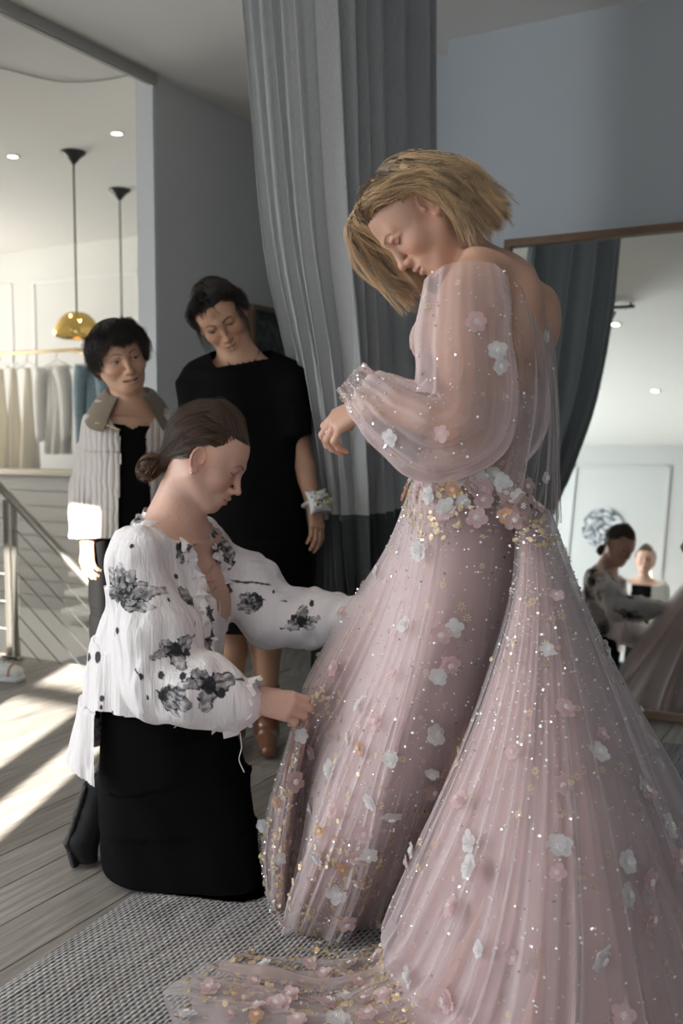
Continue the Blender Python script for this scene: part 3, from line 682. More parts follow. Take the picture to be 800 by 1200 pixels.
# ------------------------------------------------------------------ people: heads, hands, hair
def lrot(ax, deg): return np.array(Matrix.Rotation(R(deg), 3, ax))
class Head:
    """Local axes: x = own right, y = forward, z = up; origin between the ears at eye height."""
    def __init__(s, o, fwd, up=(0, 0, 1), roll=0.0, sc=1.0, nose=1.0, wide=1.0, lid=0.5, smile=0.0, full=1.0, gaze=(0.0, -0.3), mouth_open=0.0):
        s.o = A(o); s.R = rot_to(fwd, up) @ lrot('Y', roll); s.sc = sc
        s.nose, s.wide, s.lid, s.smile, s.full, s.gaze, s.mo = nose, wide, lid, smile, full, gaze, mouth_open
    def w(s, p): return s.o + s.R @ (A(p) * s.sc)
    def loc(s, V): return ((np.asarray(V) - s.o) @ s.R) / s.sc
    def add(s, B, ears=True):
        sc = s.sc; W = s.wide
        def E(c, r, k=0.02, rot=None, op='+'):
            B.ell(s.w(c), A(r) * sc, s.R if rot is None else s.R @ rot, k * sc, op)
        def C(a, b, ra, rb, k=0.02, op='+'): B.cone(s.w(a), s.w(b), ra * sc, rb * sc, k * sc, op)
        def LR(fn):
            for sg in (-1, 1): fn(sg)
        E((0, -.014, .032), (.0745 * W, .094, .080), .02)
        E((0, .022, .028), (.0655 * W, .062, .062), .03)
        E((0, .028, -.030), (.060 * W, .056, .062), .03)
        E((0, .036, -.078), (.040 * W * s.full, .044, .034), .025)
        E((0, .074, -.097), (.0185, .0155, .0155), .02)
        LR(lambda g: C((g * .052 * W, .002, -.052), (g * .021, .066, -.096), .016, .013, .03))
        LR(lambda g: E((g * .036 * W, .058, -.034 + .003 * s.smile), (.0235 * s.full, .0225, .021), .022))
        LR(lambda g: C((g * .008, .084, .0175), (g * .040, .068, .0205), .009, .008, .016))
        # eye sockets
        LR(lambda g: E((g * .0315, .094, .0005), (.0165, .0155, .0105), .014, None, '-'))
        # eyeball under its lids, crease folds
        LR(lambda g: E((g * .0315, .0705, -.0005), (.0145, .0138, .0128), .003))
        LR(lambda g: B.chain([s.w((g * .0160, .0815, .0025)), s.w((g * .026, .0865, .0095)), s.w((g * .038, .0825, .0100)), s.w((g * .0485, .0700, .0030))], [.0026 * sc, .0034 * sc, .0036 * sc, .003 * sc], .005 * sc))
        # nose
        n = s.nose
        C((0, .0835, .008), (0, .088 + .0145 * n, -.032), .0065, .0088, .012)
        E((0, .0945 + .0125 * n, -.0365), (.0098, .0095, .0082), .008)
        LR(lambda g: E((g * .0112, .0925 + .002 * n, -.0405), (.0072, .0105, .0066), .006))
        C((0, .098, -.0455), (0, .0985, -.0405), .0040, .0045, .005)
        LR(lambda g: E((g * .0060, .1000 + .003 * n, -.0490), (.0026, .0044, .0024), .003, None, '-'))
        # mouth: muzzle, lips, parting
        E((0, .078, -.066), (.029, .0195, .0215), .016)
        sm = s.smile
        up_ = [(-.0245 - .002 * sm, .0795, -.0668 + .004 * sm), (-.011, .0955, -.0625), (-.0035, .0990, -.0605), (0, .0990, -.0618), (.0035, .0990, -.0605), (.011, .0955, -.0625), (.0245 + .002 * sm, .0795, -.0668 + .004 * sm)]
        lo_ = [(-.021, .0815, -.0690 + .0035 * sm - .3 * s.mo), (-.010, .0935, -.0745 - s.mo), (0, .0955, -.0755 - s.mo), (.010, .0935, -.0745 - s.mo), (.021, .0815, -.0690 + .0035 * sm - .3 * s.mo)]
        s.up_, s.lo_ = A(up_), A(lo_)
        B.chain([s.w(q) for q in up_], [v * sc for v in (.0022, .0042, .0046, .0044, .0046, .0042, .0022)], .005 * sc, .003 * sc)
        B.chain([s.w(q) for q in lo_], [v * sc for v in (.003, .0052, .0058, .0052, .003)], .005 * sc, .003 * sc)
        part = [(-.024 - .002 * sm, .0845, -.0668 + .004 * sm), (-.010, .1005, -.0683), (0, .1030, -.0687), (.010, .1005, -.0683), (.024 + .002 * sm, .0845, -.0668 + .004 * sm)]
        s.part = A(part)
        B_ = [s.w(q - A((0, 0, .45 * s.mo))) for q in s.part]
        for i in range(4): B.cone(B_[i], B_[i + 1], (.0013 + .5 * s.mo) * sc, (.0013 + .5 * s.mo) * sc, .002 * sc, '-')
        if ears:
            for g in (-1, 1):
                er = lrot('X', 12) @ lrot('Z', g * 22)
                E((g * .072 * W, -.006, -.012), (.0055, .0165, .0265), .006, er)
                E((g * .0795 * W, -.003, -.009), (.0062, .0088, .0140), .003, er, '-')
                el = []
                for a in np.linspace(-100, 165, 11):
                    q = er @ A((g * .0035, .0165 * math.cos(R(a)) * (-1), .0275 * math.sin(R(a))))
                    el.append(s.w(A((g * .0735 * W, -.006, -.011)) + q))
                B.chain(el, [.0034 * sc] * 11, .003 * sc, .002 * sc)
                q = A((g * .0725 * W, .000, -.037)); E(q, (.0050, .0072, .0085), .006)
                E((g * .0735 * W, .0085, -.012), (.0035, .0045, .0065), .004)
        return s
    def paint(s, V, skin, lip, brow=(0.03, 0.02, 0.015), flush=0.5, lash=1.0, brow_w=1.0):
        """colours of a face: lips, brows, lashes, irises, rosy cheeks; darker eye hollows and lip parting"""
        L = s.loc(V); C = np.tile(A(skin), (len(V), 1)); x, y, z = L.T; ax = np.abs(x)
        def mixc(m, c): C[:] = C * (1 - m[:, None]) + A(c) * m[:, None]
        def seg(P, rad):
            d = np.full(len(L), 9.0)
            for i in range(len(P) - 1):
                a, b = P[i], P[i + 1]; t = np.clip(((L - a) @ (b - a)) / ((b - a) @ (b - a)), 0, 1)
                d = np.minimum(d, np.linalg.norm(L - a - t[:, None] * (b - a), axis=1))
            return sstep(rad * 1.25, rad * 0.75, d)
        face = (y > 0.02)
        rosy = A(skin) * A((1.02, 0.66, 0.60))
        mixc(flush * 0.75 * np.exp(-(((ax - .040) / .020) ** 2 + ((z + .034) / .018) ** 2)) * face, rosy)
        mixc(flush * 0.55 * np.exp(-((x / .012) ** 2 + ((z + .037) / .010) ** 2)) * face, rosy)
        mixc(flush * 0.6 * sstep(.040, .026, np.sqrt((y + .004) ** 2 + (z + .012) ** 2)) * (ax > .060), rosy)
        mixc(0.35 * np.exp(-(((ax - .0315) / .018) ** 2 + ((z - .003) / .010) ** 2)) * face, A(skin) * A((.72, .58, .55)))
        mixc(seg(s.up_, .0046) * (y > .07), lip); mixc(seg(s.lo_, .0058) * (y > .07), lip)
        mixc(seg(s.part - A((0, 0.002, .3 * s.mo)), .0015 + .35 * s.mo), A(lip) * 0.22)
        for g in (-1, 1):
            bp = A([(g * .0135, .0945, .0185), (g * .023, .094, .0225), (g * .034, .086, .0245), (g * .046, .070, .0185)])
            db = np.full(len(L), 9.0)
            for i in range(3):
                a, b = bp[i, [0, 2]], bp[i + 1, [0, 2]]; q = L[:, [0, 2]] - a; t = np.clip(q @ (b - a) / ((b - a) @ (b - a)), 0, 1); db = np.minimum(db, np.linalg.norm(q - t[:, None] * (b - a), axis=1) / (1 - .22 * (i + t)))
            mixc(0.8 * sstep(.0038 * brow_w, .0016 * brow_w, db) * (y > .045), brow)
            # eye: opening between the lids
            u = (x * g - .0315) / .0135; zz = z + .0005
            topl = (-.0058 + .0112 * s.lid) * np.sqrt(np.clip(1 - u * u, 0, 1)); botl = -.0058 * np.sqrt(np.clip(1 - u * u, 0, 1))
            on = (np.abs(u) < 1) & (y > .07)
            openm = on & (zz < topl) & (zz > botl)
            if s.lid > 0.15:
                mixc(openm * 1.0, (.62, .58, .55))
                iris = openm & (((x - g * .0315 - s.gaze[0] * .006) ** 2 + (zz - s.gaze[1] * .006) ** 2) < .0058 ** 2); mixc(iris * 1.0, (.018, .012, .009))
            ll = np.exp(-((zz - topl) / .0016) ** 2) * (np.abs(u) < 1.12) * (y > .06); mixc(np.clip(lash * ll, 0, 1), (.012, .009, .008))
        return C

def root_zone(front, temple, ymax=.080, nape=-.058):
    """hairline: height over the forehead, at the temple, behind the ear"""
    def ok(p, a):
        x, y, z = p; b = np.abs(a)
        return (z > np.interp(b, [0, 32, 50, 68, 92, 108], [front, front, (front + temple) / 2 + .006, temple, temple - .004, nape])) & (y < ymax)
    return ok
def add_hand(B, o, fwd, up, curl, side, sc=1.0, thumb=(0.5, 0.5, 35), spread=0.06, k=0.012):
    """o wrist centre, fwd along the palm, up = back of the hand, side = +1 when the thumb lies on fwd x up.
    curl = per-finger (knuckle, middle, tip) bends in degrees, index first."""
    Rm = rot_to(fwd, up); o = A(o)
    def w(p): return o + Rm @ (A(p) * sc)
    sd = side
    kn = [(.026, .090, .002), (.008, .095, .004), (-.010, .090, .002), (-.026, .081, -.002)]
    root = [(.015, .012, 0), (.005, .010, .002), (-.006, .010, .001), (-.016, .012, -.002)]
    ln = [(.043, .025, .021), (.048, .029, .022), (.044, .027, .022), (.035, .020, .019)]
    rd = [.0092, .0095, .0090, .0080]
    # palm
    for i in range(4):
        a, b = A(root[i]), A(kn[i]); a[0] *= sd; b[0] *= sd
        B.cone(w(a), w(b), .0135 * sc, (rd[i] + .0022) * sc, k * sc)
    B.ell(w((sd * .018, .040, -.011)), A((.016, .030, .013)) * sc, Rm, .012 * sc)
    tips = []
    for i in range(4):
        p = A(kn[i]); p[0] *= sd; yaw = spread * (1.5 - i) * sd; pit = 0.0
        c = curl[i] if hasattr(curl[0], '__len__') else curl
        pts = [p.copy()]
        for j in range(3):
            pit += R(c[j]); d = A((math.sin(yaw) * math.cos(pit), math.cos(yaw) * math.cos(pit), -math.sin(pit)))
            p = p + d * ln[i][j]; pts.append(p.copy())
        r = rd[i]; rr = [r * 1.05, r * .98, r * .88, r * .72]
        B.chain([w(q) for q in pts], [v * sc for v in rr], .004 * sc, .003 * sc)
        for j in (1, 2): B.ell(w(pts[j]), A((rr[j] * 1.06,) * 3) * sc, None, .003 * sc)
        tips.append((w(pts[3]), w(pts[2]), Rm))
    # thumb: leaves the side of the palm near its base
    a1, a2, spd = thumb
    q0 = A((sd * .017, .020, -.006)); th = R(spd)
    d0 = A((sd * math.sin(th), math.cos(th), -.45 * a1)); d0 /= np.linalg.norm(d0)
    q1 = q0 + d0 * .045; d1 = A((sd * math.sin(th * (1 - a2)), math.cos(th * .6), -.75 * a1 - .25 * a2)); d1 /= np.linalg.norm(d1)
    q2 = q1 + d1 * .034; d2 = A((sd * math.sin(th * (.5 - 1.2 * a2)), math.cos(th * .4), -.75 * a1 - .5 * a2)); d2 /= np.linalg.norm(d2)
    q3 = q2 + d2 * .026
    B.chain([w(q0), w(q1), w(q2), w(q3)], [.0155 * sc, .0115 * sc, .0100 * sc, .0076 * sc], .012 * sc, .004 * sc)
    return w, tips

def hair_mat(name, c0, c1, rough=0.38, spec=0.35):
    """strand material: colour from the per-strand attribute and the place along the strand"""
    m, n, l, p = new_mat(name)
    a = n.new('ShaderNodeAttribute'); a.attribute_name = 'tone'
    h = n.new('ShaderNodeHairInfo')
    mx = n.new('ShaderNodeMix'); mx.data_type = 'RGBA'; mx.inputs['A'].default_value = (*c0, 1); mx.inputs['B'].default_value = (*c1, 1)
    l.new(a.outputs['Fac'], mx.inputs['Factor']); l.new(mx.outputs['Result'], p.inputs['Base Color'])
    p.inputs['Roughness'].default_value = rough; p.inputs['Specular IOR Level'].default_value = spec
    return m
def strands(name, P, tone, radius, m, parent):
    """P (n, k, 3) strand points, tone (n, k) 0..1, as one hair Curves object"""
    n, k, _ = P.shape
    hc = bpy.data.hair_curves.new(name); hc.add_curves([k] * n)
    hc.attributes['position'].data.foreach_set('vector', P.astype(np.float32).ravel())
    rad = hc.attributes.get('radius') or hc.attributes.new('radius', 'FLOAT', 'POINT')
    prof = np.linspace(1, 0, k) ** 0.5 * radius; prof = np.maximum(prof, radius * .25)
    rad.data.foreach_set('value', np.tile(prof, n).astype(np.float32))
    t = hc.attributes.new('tone', 'FLOAT', 'POINT'); t.data.foreach_set('value', np.clip(tone, 0, 1).astype(np.float32).ravel())
    return link(name, hc, parent, m)

def body_mesh(B, h, boxes):
    """one skin: coarse everywhere, finer inside each (lo, hi, h) box of face and hands"""
    V, F = B.mesh(h); keep = np.ones(len(V), bool)
    for lo, hi, hf in boxes: keep &= ~((V > A(lo) + h * 1.2) & (V < A(hi) - h * 1.2)).all(1)
    V, F, _ = drop(V, F, keep); parts = [(V, F)]
    for lo, hi, hf in boxes: parts.append(B.mesh(hf, lo, hi))
    return join(*parts)
def around(c, r):
    c = A(c); r = np.broadcast_to(np.asarray(r, float), (3,)); return c - r, c + r
M_skin = attr_mat('skin', rough=0.48, spec=0.35, sss=0.06)

def hair(head, name, tabs, n_guide, per, m, parent, root_ok, tone_fn, seed=1, spread=.006, wave=.003, k=14, radius=.0006, push=.004, fly=0.03, rand=.012, col_clump=.5, direct=None):
    """strands from scalp roots; tabs = {azimuth in degrees: [control points in head coordinates]} (0 = front, + = own right)"""
    g = np.random.default_rng(seed); cen, rad = A((0, -.014, .032)), A((.0745 * head.wide, .094, .080))
    if direct is None: az = A(sorted(tabs)); T = np.stack([A(tabs[a]) for a in az])           # (na, nc, 3)
    roots = []; azs = []
    while len(roots) < n_guide:
        d = g.normal(size=3); d /= np.linalg.norm(d); p = cen + d * rad * 1.01
        a = math.degrees(math.atan2(p[0], p[1] + .014))
        if bool(root_ok(p, a)): roots.append(p); azs.append(a)
    roots, azs = A(roots), A(azs); P = []; tone = []
    for p, a in zip(roots, azs):
        if direct is not None:      # combed straight back over the skull to one point
            e = A(direct); C = np.stack([p * (1 - f) + e * f for f in (.3, .6, .85, 1.0)]); C[:2, 2] += .024 * sstep(-.03, .03, p[1]) * sstep(.06, .02, p[2])
            C[:2, 2] += A((.085, .10)) * sstep(-.06, .05, p[1]) * sstep(.085, .045, abs(p[0]))
            for q in range(3):
                r_ = np.linalg.norm((C[q] - cen) / rad); C[q] = cen + (C[q] - cen) / r_ * max(r_, 1.07)
        else: C = np.stack([[np.interp(a, az, T[:, c, d]) for d in range(3)] for c in range(T.shape[1])])
        C = C + g.normal(size=C.shape) * rand * np.linspace(.4, 1, len(C))[:, None]
        nrm = (p - cen) / rad; nrm /= np.linalg.norm(nrm); base = g.uniform(0, 1)
        if g.uniform() < fly: C = C + g.normal(size=3) * .010 * np.linspace(.2, 1, len(C))[:, None]
        ph = g.uniform(0, 6.28, 3); fr = g.uniform(.8, 1.8)
        for _ in range(per):
            o = g.normal(size=3) * spread; q = p + o * .8; q = cen + (q - cen) / np.linalg.norm((q - cen) / rad) * 1.0
            ct = np.concatenate([[q, q + nrm * .007 + (C[0] - q) * .12], C + o * np.linspace(1, .55, len(C))[:, None] + g.normal(size=C.shape) * .0012])
            if g.uniform() < fly: ct[-1:] += g.normal(size=3) * .008
            S = spline(ct, k); t = np.linspace(0, 1, k)
            S += wave * (t ** 1.2)[:, None] * np.stack([np.sin(fr * 6.28 * t + ph[j]) for j in range(3)], 1)
            e = (S - cen) / (rad + push); r_ = np.linalg.norm(e, axis=1); ins = r_ < 1
            S[ins] = cen + (S[ins] - cen) / r_[ins][:, None]
            P.append(S); tone.append(tone_fn(t, base * col_clump + g.uniform(0, 1) * (1 - col_clump), S))
    P = A(P); W = head.o + (P * head.sc) @ head.R.T
    return strands(name, W, A(tone), radius, m, parent)
# ------------------------------------------------------------------ the bride
bride = empty('person', (0.30, 2.05, 0.0), 'blonde woman in a blush tulle gown with flowers, looking down at her hand', 'person')
FW = A((-0.90, 0.436, 0.0)); RT = A((0.436, 0.90, 0.0)); UP = A((0, 0, 1.0))
def bp(px, py, Y): return A(at(px, py, Y))
SKIN_B = (0.53, 0.31, 0.225)
hd = Head(bp(489, 249, 2.05), (-0.55, -0.06, -0.83), (-0.83, 0.0, 0.55), lid=0.0, smile=0.2, nose=1.05)
B = SDF()
c7 = bp(584, 318, 2.085)
secs_px = [(590, 318, 2.10, .085, .058), (588, 345, 2.10, .150, .078), (572, 400, 2.085, .148, .108), (566, 460, 2.07, .134, .098), (551, 553, 2.05, .122, .093), (550, 640, 2.06, .150, .108), (550, 700, 2.06, .150, .11)]
B.loft([(bp(x, y, Y), RT, FW, a, b) for x, y, Y, a, b in secs_px], k=0.03)
for g in (-1, 1):                      # bust, shoulder blades
    c = bp(545, 398, 2.07) + RT * (.072 * g); B.ell(c + FW * .03, (.052, .052, .05), None, .05)
    c = bp(600, 372, 2.10) + RT * (.075 * g) - FW * .055; B.ell(c, (.05, .03, .07), rot_to(FW), .04)
hd.add(B)
B.chain([bp(517, 262, 2.06), bp(566, 326, 2.085)], [.050, .052], .03)
B.cone(c7 - A((0, 0, .03)), c7 + RT * .13 - A((0, 0, .045)), .055, .05, .05); B.cone(c7 - A((0, 0, .03)), c7 - RT * .13 - A((0, 0, .045)), .055, .05, .05)
shL = bp(549, 352, 1.955); elL = bp(540, 494, 1.925); wrL = bp(434, 471, 1.985)
shR = A(shL) + RT * .33; elR = bp(596, 490, 2.30); wrR = bp(548, 520, 2.44)
for a, b, c in ((shL, elL, wrL), (shR, elR, wrR)):
    B.cone(a, b, .054, .040, .05); B.cone(b, A(b) * .65 + A(c) * .35, .040, .041, .02); B.cone(A(b) * .65 + A(c) * .35, c, .041, .0265, .01)
# legs under the gown
for g in (-1, 1):
    hip = bp(552, 700, 2.06) + RT * (.085 * g); foot = A((hip[0] + .03, hip[1], .09))
    B.chain([hip, (hip * .5 + foot * .5), foot], [.088, .058, .038], .03)
    B.cone(foot - A((0, 0, .02)), foot + FW * .13 - A((0, 0, .06)), .036, .028, .02)
hfw, hup = (-.78, .42, -.46), (-.32, -.62, .72)
wf, tipsL = add_hand(B, wrL, hfw, hup, ((18, 40, 24), (24, 45, 26), (28, 48, 26), (31, 50, 28)), +1, 0.98, (.9, .35, 28), .03)
add_hand(B, wrR, (-.8, .2, -.5), (-.2, .6, .7), (25, 45, 25), -1, 0.98)
lo1, hi1 = around(hd.w((0, .005, -.005)), .165); lo2, hi2 = around(A(wrL) + rot_to(hfw, hup) @ A((0, .07, -.03)), (.125, .12, .1))
V, F = body_mesh(B, .0055, [(lo1, hi1, .0019), (lo2, hi2, .0018)])
C = hd.paint(V, SKIN_B, (.50, .20, .185), (.13, .085, .05), flush=.45, lash=1.0)
d = np.linalg.norm(V - (A(wrL) + A((-.06, .02, -.03))), axis=1); C *= (1 - .0 * d)[:, None]
C = C * (1 + 0.05 * WaveNoise(3, 60)(V))[:, None]
for t_, p_, _r in tipsL:                # rosy finger ends
    m = sstep(.03, .012, np.linalg.norm(V - t_, axis=1))[:, None]; C = C * (1 - .5 * m) + C * A((1.05, .78, .74)) * .5 * m
def scalp(C, V, head, ok, col):
    """scalp under the hair takes the colour of the roots"""
    L = head.loc(V); near = np.nonzero(np.abs(L).max(1) < .125)[0]; az = np.degrees(np.arctan2(L[near, 0], L[near, 1] + .014))
    q = L[near] - A((0, 0, .008)); m = ok((q[:, 0], q[:, 1], q[:, 2]), az) & (q[:, 2] > -.026) & ((q[:, 1] < .030) | (q[:, 2] > .066))
    C[near[m]] = col
bride_root = root_zone(.064, .026, .078, -.045)
scalp(C, V, hd, bride_root, (.16, .105, .065))
body_b = mesh('body', V, F, M_skin, bride, cols=C)
# ring on the ring finger
rf0 = wf(A((-.010, .090 + .020, -.013))); axis = rot_to(hfw, hup) @ A((0, math.cos(R(34)), -math.sin(R(34))))
Rr = rot_to(axis, hup); rp = [rf0 + Rr @ A((.0098 * math.cos(a), 0, .0098 * math.sin(a))) for a in np.linspace(0, 2 * np.pi, 24, endpoint=False)]
mb = MB(); mb.tube(rp, .0012, 8, True); ring = mb.build('ring', mat('ring_gold', (.9, .8, .62), .15, 1.0), bride, True)
gem = rf0 + Rr @ A((0, 0, .0125)); bm = bmesh.new(); bmesh.ops.create_icosphere(bm, subdivisions=1, radius=.0042)
me = bpy.data.meshes.new('diamond'); bm.to_mesh(me); bm.free(); o = link('diamond', me, ring, mat('diamond', (.92, .92, .95), .03, spec=1.0, coat=1.0)); o.location = gem; o['label'] = 'clear sparkling stone'

# blonde bob, darker at the roots, parted on the far side
tb_ = {-180: [(0, -.110, .0), (0, -.112, -.055), (0, -.088, -.125)], -140: [(-.062, -.098, .0), (-.070, -.102, -.060), (-.064, -.080, -.138)],
       -110: [(-.086, -.055, .015), (-.092, -.068, -.055), (-.082, -.045, -.145)], -85: [(-.090, -.028, .030), (-.093, -.040, -.035), (-.082, .000, -.122)],
       -55: [(-.086, .005, .058), (-.093, -.036, -.012), (-.086, -.010, -.095)], -25: [(-.076, .042, .076), (-.090, -.026, .020), (-.088, -.022, -.075)],
       8: [(-.062, .050, .098), (-.088, -.012, .045), (-.090, -.040, -.060)], 12: [(.050, .098, .098), (.078, .136, .015), (.066, .150, -.080)],
       45: [(.078, .075, .070), (.092, .112, -.01), (.082, .132, -.088)], 75: [(.086, .030, .045), (.098, .066, -.03), (.090, .088, -.10)],
       105: [(.090, -.02, .02), (.098, .01, -.05), (.092, .030, -.115)], 140: [(.066, -.095, .0), (.074, -.104, -.06), (.068, -.085, -.135)], 180: [(0, -.110, .0), (0, -.112, -.055), (0, -.088, -.125)]}
M_blonde = hair_mat('blonde_hair', (.060, .040, .024), (.80, .55, .32), .34, .45)
bride_hair = hair(hd, 'hair', tb_, 900, 13, M_blonde, bride, bride_root, lambda t, b, S: np.clip(sstep(.0, .55, t + .45 * (b - .6)) * (.12 + 1.0 * b), 0, 1), seed=4, spread=.0042, wave=.0085, radius=.0006, fly=.06, rand=.011, col_clump=.85)
# ------------------------------------------------------------------ the gown
def tulle_mat(name, col, lo, hi, rough=0.55, power=1.6):
    """sheer net: a fine open weave that lets most light through and closes up where it turns edge-on"""
    m, n, l, p = new_mat(name)
    p.inputs['Base Color'].default_value = (*col, 1); p.inputs['Roughness'].default_value = rough; p.inputs['Specular IOR Level'].default_value = .3
    p.inputs['Sheen Weight'].default_value = .25
    lw = n.new('ShaderNodeLayerWeight'); lw.inputs['Blend'].default_value = .5
    pw = n.new('ShaderNodeMath'); pw.operation = 'POWER'; pw.inputs[1].default_value = power; l.new(lw.outputs['Facing'], pw.inputs[0])
    mr = n.new('ShaderNodeMapRange'); mr.inputs['To Min'].default_value = lo; mr.inputs['To Max'].default_value = hi; l.new(pw.outputs[0], mr.inputs[0])
    tr = n.new('ShaderNodeBsdfTransparent'); tl = n.new('ShaderNodeBsdfTranslucent'); tl.inputs['Color'].default_value = (*col, 1)
    a = n.new('ShaderNodeMixShader'); a.inputs[0].default_value = .35; l.new(p.outputs[0], a.inputs[1]); l.new(tl.outputs[0], a.inputs[2])
    b = n.new('ShaderNodeMixShader'); l.new(mr.outputs[0], b.inputs[0]); l.new(tr.outputs[0], b.inputs[1]); l.new(a.outputs[0], b.inputs[2])
    l.new(b.outputs[0], n['Material Output'].inputs['Surface'])
    return m
M_tulle = tulle_mat('blush_tulle', (.84, .755, .775), .14, .9)
M_tulle2 = tulle_mat('blush_tulle_under', (.74, .60, .61), .32, .9)
M_sleeve = tulle_mat('sleeve_tulle', (.82, .68, .68), .30, .95, power=1.1)
M_veil = tulle_mat('back_tulle', (.80, .72, .72), .12, .60)
M_lining = mat('dusty_pink_lining', (.53, .35, .32), .6, sheen=.3, noise=(5, .05))
def surf(cols, nu, nt):
    """columns of (px, py, Y) guides -> smooth grid (nu, nt, 3) of world points"""
    G = []
    for c in cols:
        P = A([at(*q) if len(q) == 3 else q[3:] for q in c]); G.append(spline(P, nt))
    G = np.stack(G, 0); n = len(G)
    return np.stack([spline(G[:, j], nu) for j in range(nt)], 1)
def gnorm(S):
    du = np.gradient(S, axis=0); dv = np.gradient(S, axis=1); N = np.cross(du, dv); return N / (np.linalg.norm(N, axis=2, keepdims=True) + 1e-9)
def folds(nu, nt, n, seed, w=(.004, .014), grow=.9, wander=.02):
    g = np.random.default_rng(seed); u = np.linspace(0, 1, nu)[:, None]; t = np.linspace(0, 1, nt)[None]; H = np.zeros((nu, nt))
    cs = (np.arange(n) + g.uniform(-.35, .35, n)) / n
    for c in cs:
        ww = g.uniform(*w); ph = g.uniform(0, 6.28); cc = c + wander * g.normal() * t + .004 * np.sin(5 * t + ph)
        s = g.uniform(.45, 1.0); st = g.uniform(-.1, .25)
        H += s * np.exp(-np.abs((u - cc) / ww) ** 1.5) * sstep(st, st + grow, t)
    return H
floor_pt = lambda px, py: A(at(px, py, 1)) * 0 + (lambda d: A((0, 0, CAM_H)) + d * (-CAM_H / d[2]))(A(at(px, py, 1)) - A((0, 0, CAM_H)))
def fp(px, py, z=.012):
    p = floor_pt(px, py); return (0, 0, 0, p[0], p[1], z)
FR = [
 [(484,560,2.16),(452,640,2.20),(405,712,2.24),(362,785,2.26),(346,824,2.26),(330,880,2.27),(310,950,2.28),(304,1010,2.28),(314,1060,2.26),(328,1092,2.235)],
 [(485,560,2.10),(459,640,2.12),(420,725,2.16),(382,800,2.19),(360,838,2.21),(348,890,2.21),(338,950,2.21),(330,1010,2.21),(327,1066,2.205),(333,1098,2.19)],
 [(490,560,2.02),(470,660,2.03),(436,750,2.09),(398,826,2.17),(372,870,2.25),(358,915,2.29),(352,975,2.30),(346,1030,2.28),(343,1070,2.23),(345,1098,2.19)],
 [(500,560,1.955),(483,680,1.93),(455,785,1.95),(424,860,1.99),(402,920,2.03),(384,970,2.05),(366,1020,2.07),(350,1062,2.09),(342,1090,2.13),(342,1106,2.14)],
 [(522,560,1.925),(506,690,1.875),(482,800,1.865),(461,880,1.89),(445,940,1.93),(430,990,1.97),(414,1034,2.01),(398,1072,2.05),(386,1098,2.08),(378,1112,2.11)],
 [(548,560,1.915),(536,690,1.855),(516,800,1.85),(499,880,1.89),(484,940,1.95),(468,990,2.01),(452,1034,2.07),(440,1068,2.12),(430,1092,2.135),(424,1106,2.135)],
 [(580,560,1.925),(571,690,1.865),(554,810,1.88),(538,890,1.94),(522,950,2.01),(505,1000,2.08),(490,1044,2.12),(476,1078,2.14),(466,1098,2.14),(460,1108,2.135)],
 [(612,565,1.97),(612,700,1.925),(595,820,1.97),(575,900,2.06),(560,960,2.12),(545,1010,2.16),(530,1050,2.18),(515,1076,2.19),(505,1088,2.185),(500,1093,2.18)]]
TR = [
 [(606,598,1.895),(598,690,1.83),(573,785,1.815),(546,870,1.835),(512,960,1.88),(478,1045,1.94),(452,1104,2.03),fp(405,1116),fp(340,1112),fp(292,1124)],
 [(612,596,1.89),(607,700,1.81),(588,810,1.77),(560,915,1.765),(522,1025,1.79),(486,1110,1.85),fp(452,1158,.03),fp(395,1166),fp(320,1160),fp(243,1147)],
 [(620,595,1.885),(621,710,1.79),(608,830,1.725),(585,960,1.69),(553,1085,1.685),(520,1170,1.73),fp(480,1215,.03),fp(410,1225),fp(310,1216),fp(192,1193)],
 [(628,595,1.885),(638,715,1.78),(640,840,1.70),(638,980,1.62),(630,1120,1.56),(612,1240,1.55),fp(575,1320,.03),fp(520,1350),fp(420,1360),fp(330,1350)],
 [(635,596,1.89),(658,710,1.79),(684,835,1.71),(708,970,1.63),(728,1110,1.57),(745,1230,1.53),fp(758,1340,.03),fp(765,1380),fp(770,1410),fp(775,1440)],
 [(641,597,1.91),(676,705,1.86),(714,815,1.81),(752,930,1.765),(788,1040,1.73),(822,1140,1.70),fp(850,1240,.03),fp(868,1280),fp(885,1310),fp(900,1335)],
 [(646,600,1.98),(680,692,1.98),(716,780,1.98),(750,858,1.98),(783,930,1.98),(816,1005,1.98),(848,1075,1.98),fp(878,1150,.03),fp(900,1172),fp(915,1185)],
 [(644,602,2.08),(674,692,2.13),(708,775,2.18),(740,848,2.23),(770,912,2.27),(798,972,2.31),(822,1022,2.35),fp(848,1062,.03),fp(862,1072),fp(872,1078)],
 [(615,595,2.22),(642,690,2.38),(664,765,2.52),(684,830,2.64),(702,885,2.74),(716,935,2.82),(726,970,2.88),fp(734,958,.03),fp(738,962),fp(741,965)],
 [(555,580,2.26),(538,680,2.42),(520,760,2.54),(505,830,2.64),(493,885,2.72),(484,930,2.78),(478,962,2.82),fp(474,972,.03),fp(472,974),fp(470,976)],
 [(496,565,2.21),(458,650,2.31),(424,732,2.41),(394,805,2.49),(372,862,2.54),(356,912,2.57),(346,955,2.59),fp(341,1008,.03),fp(340,1010),fp(339,1012)]]
def resag(S): S[..., 2] = np.maximum(S[..., 2], .009); return S
gown = None
layers = {}
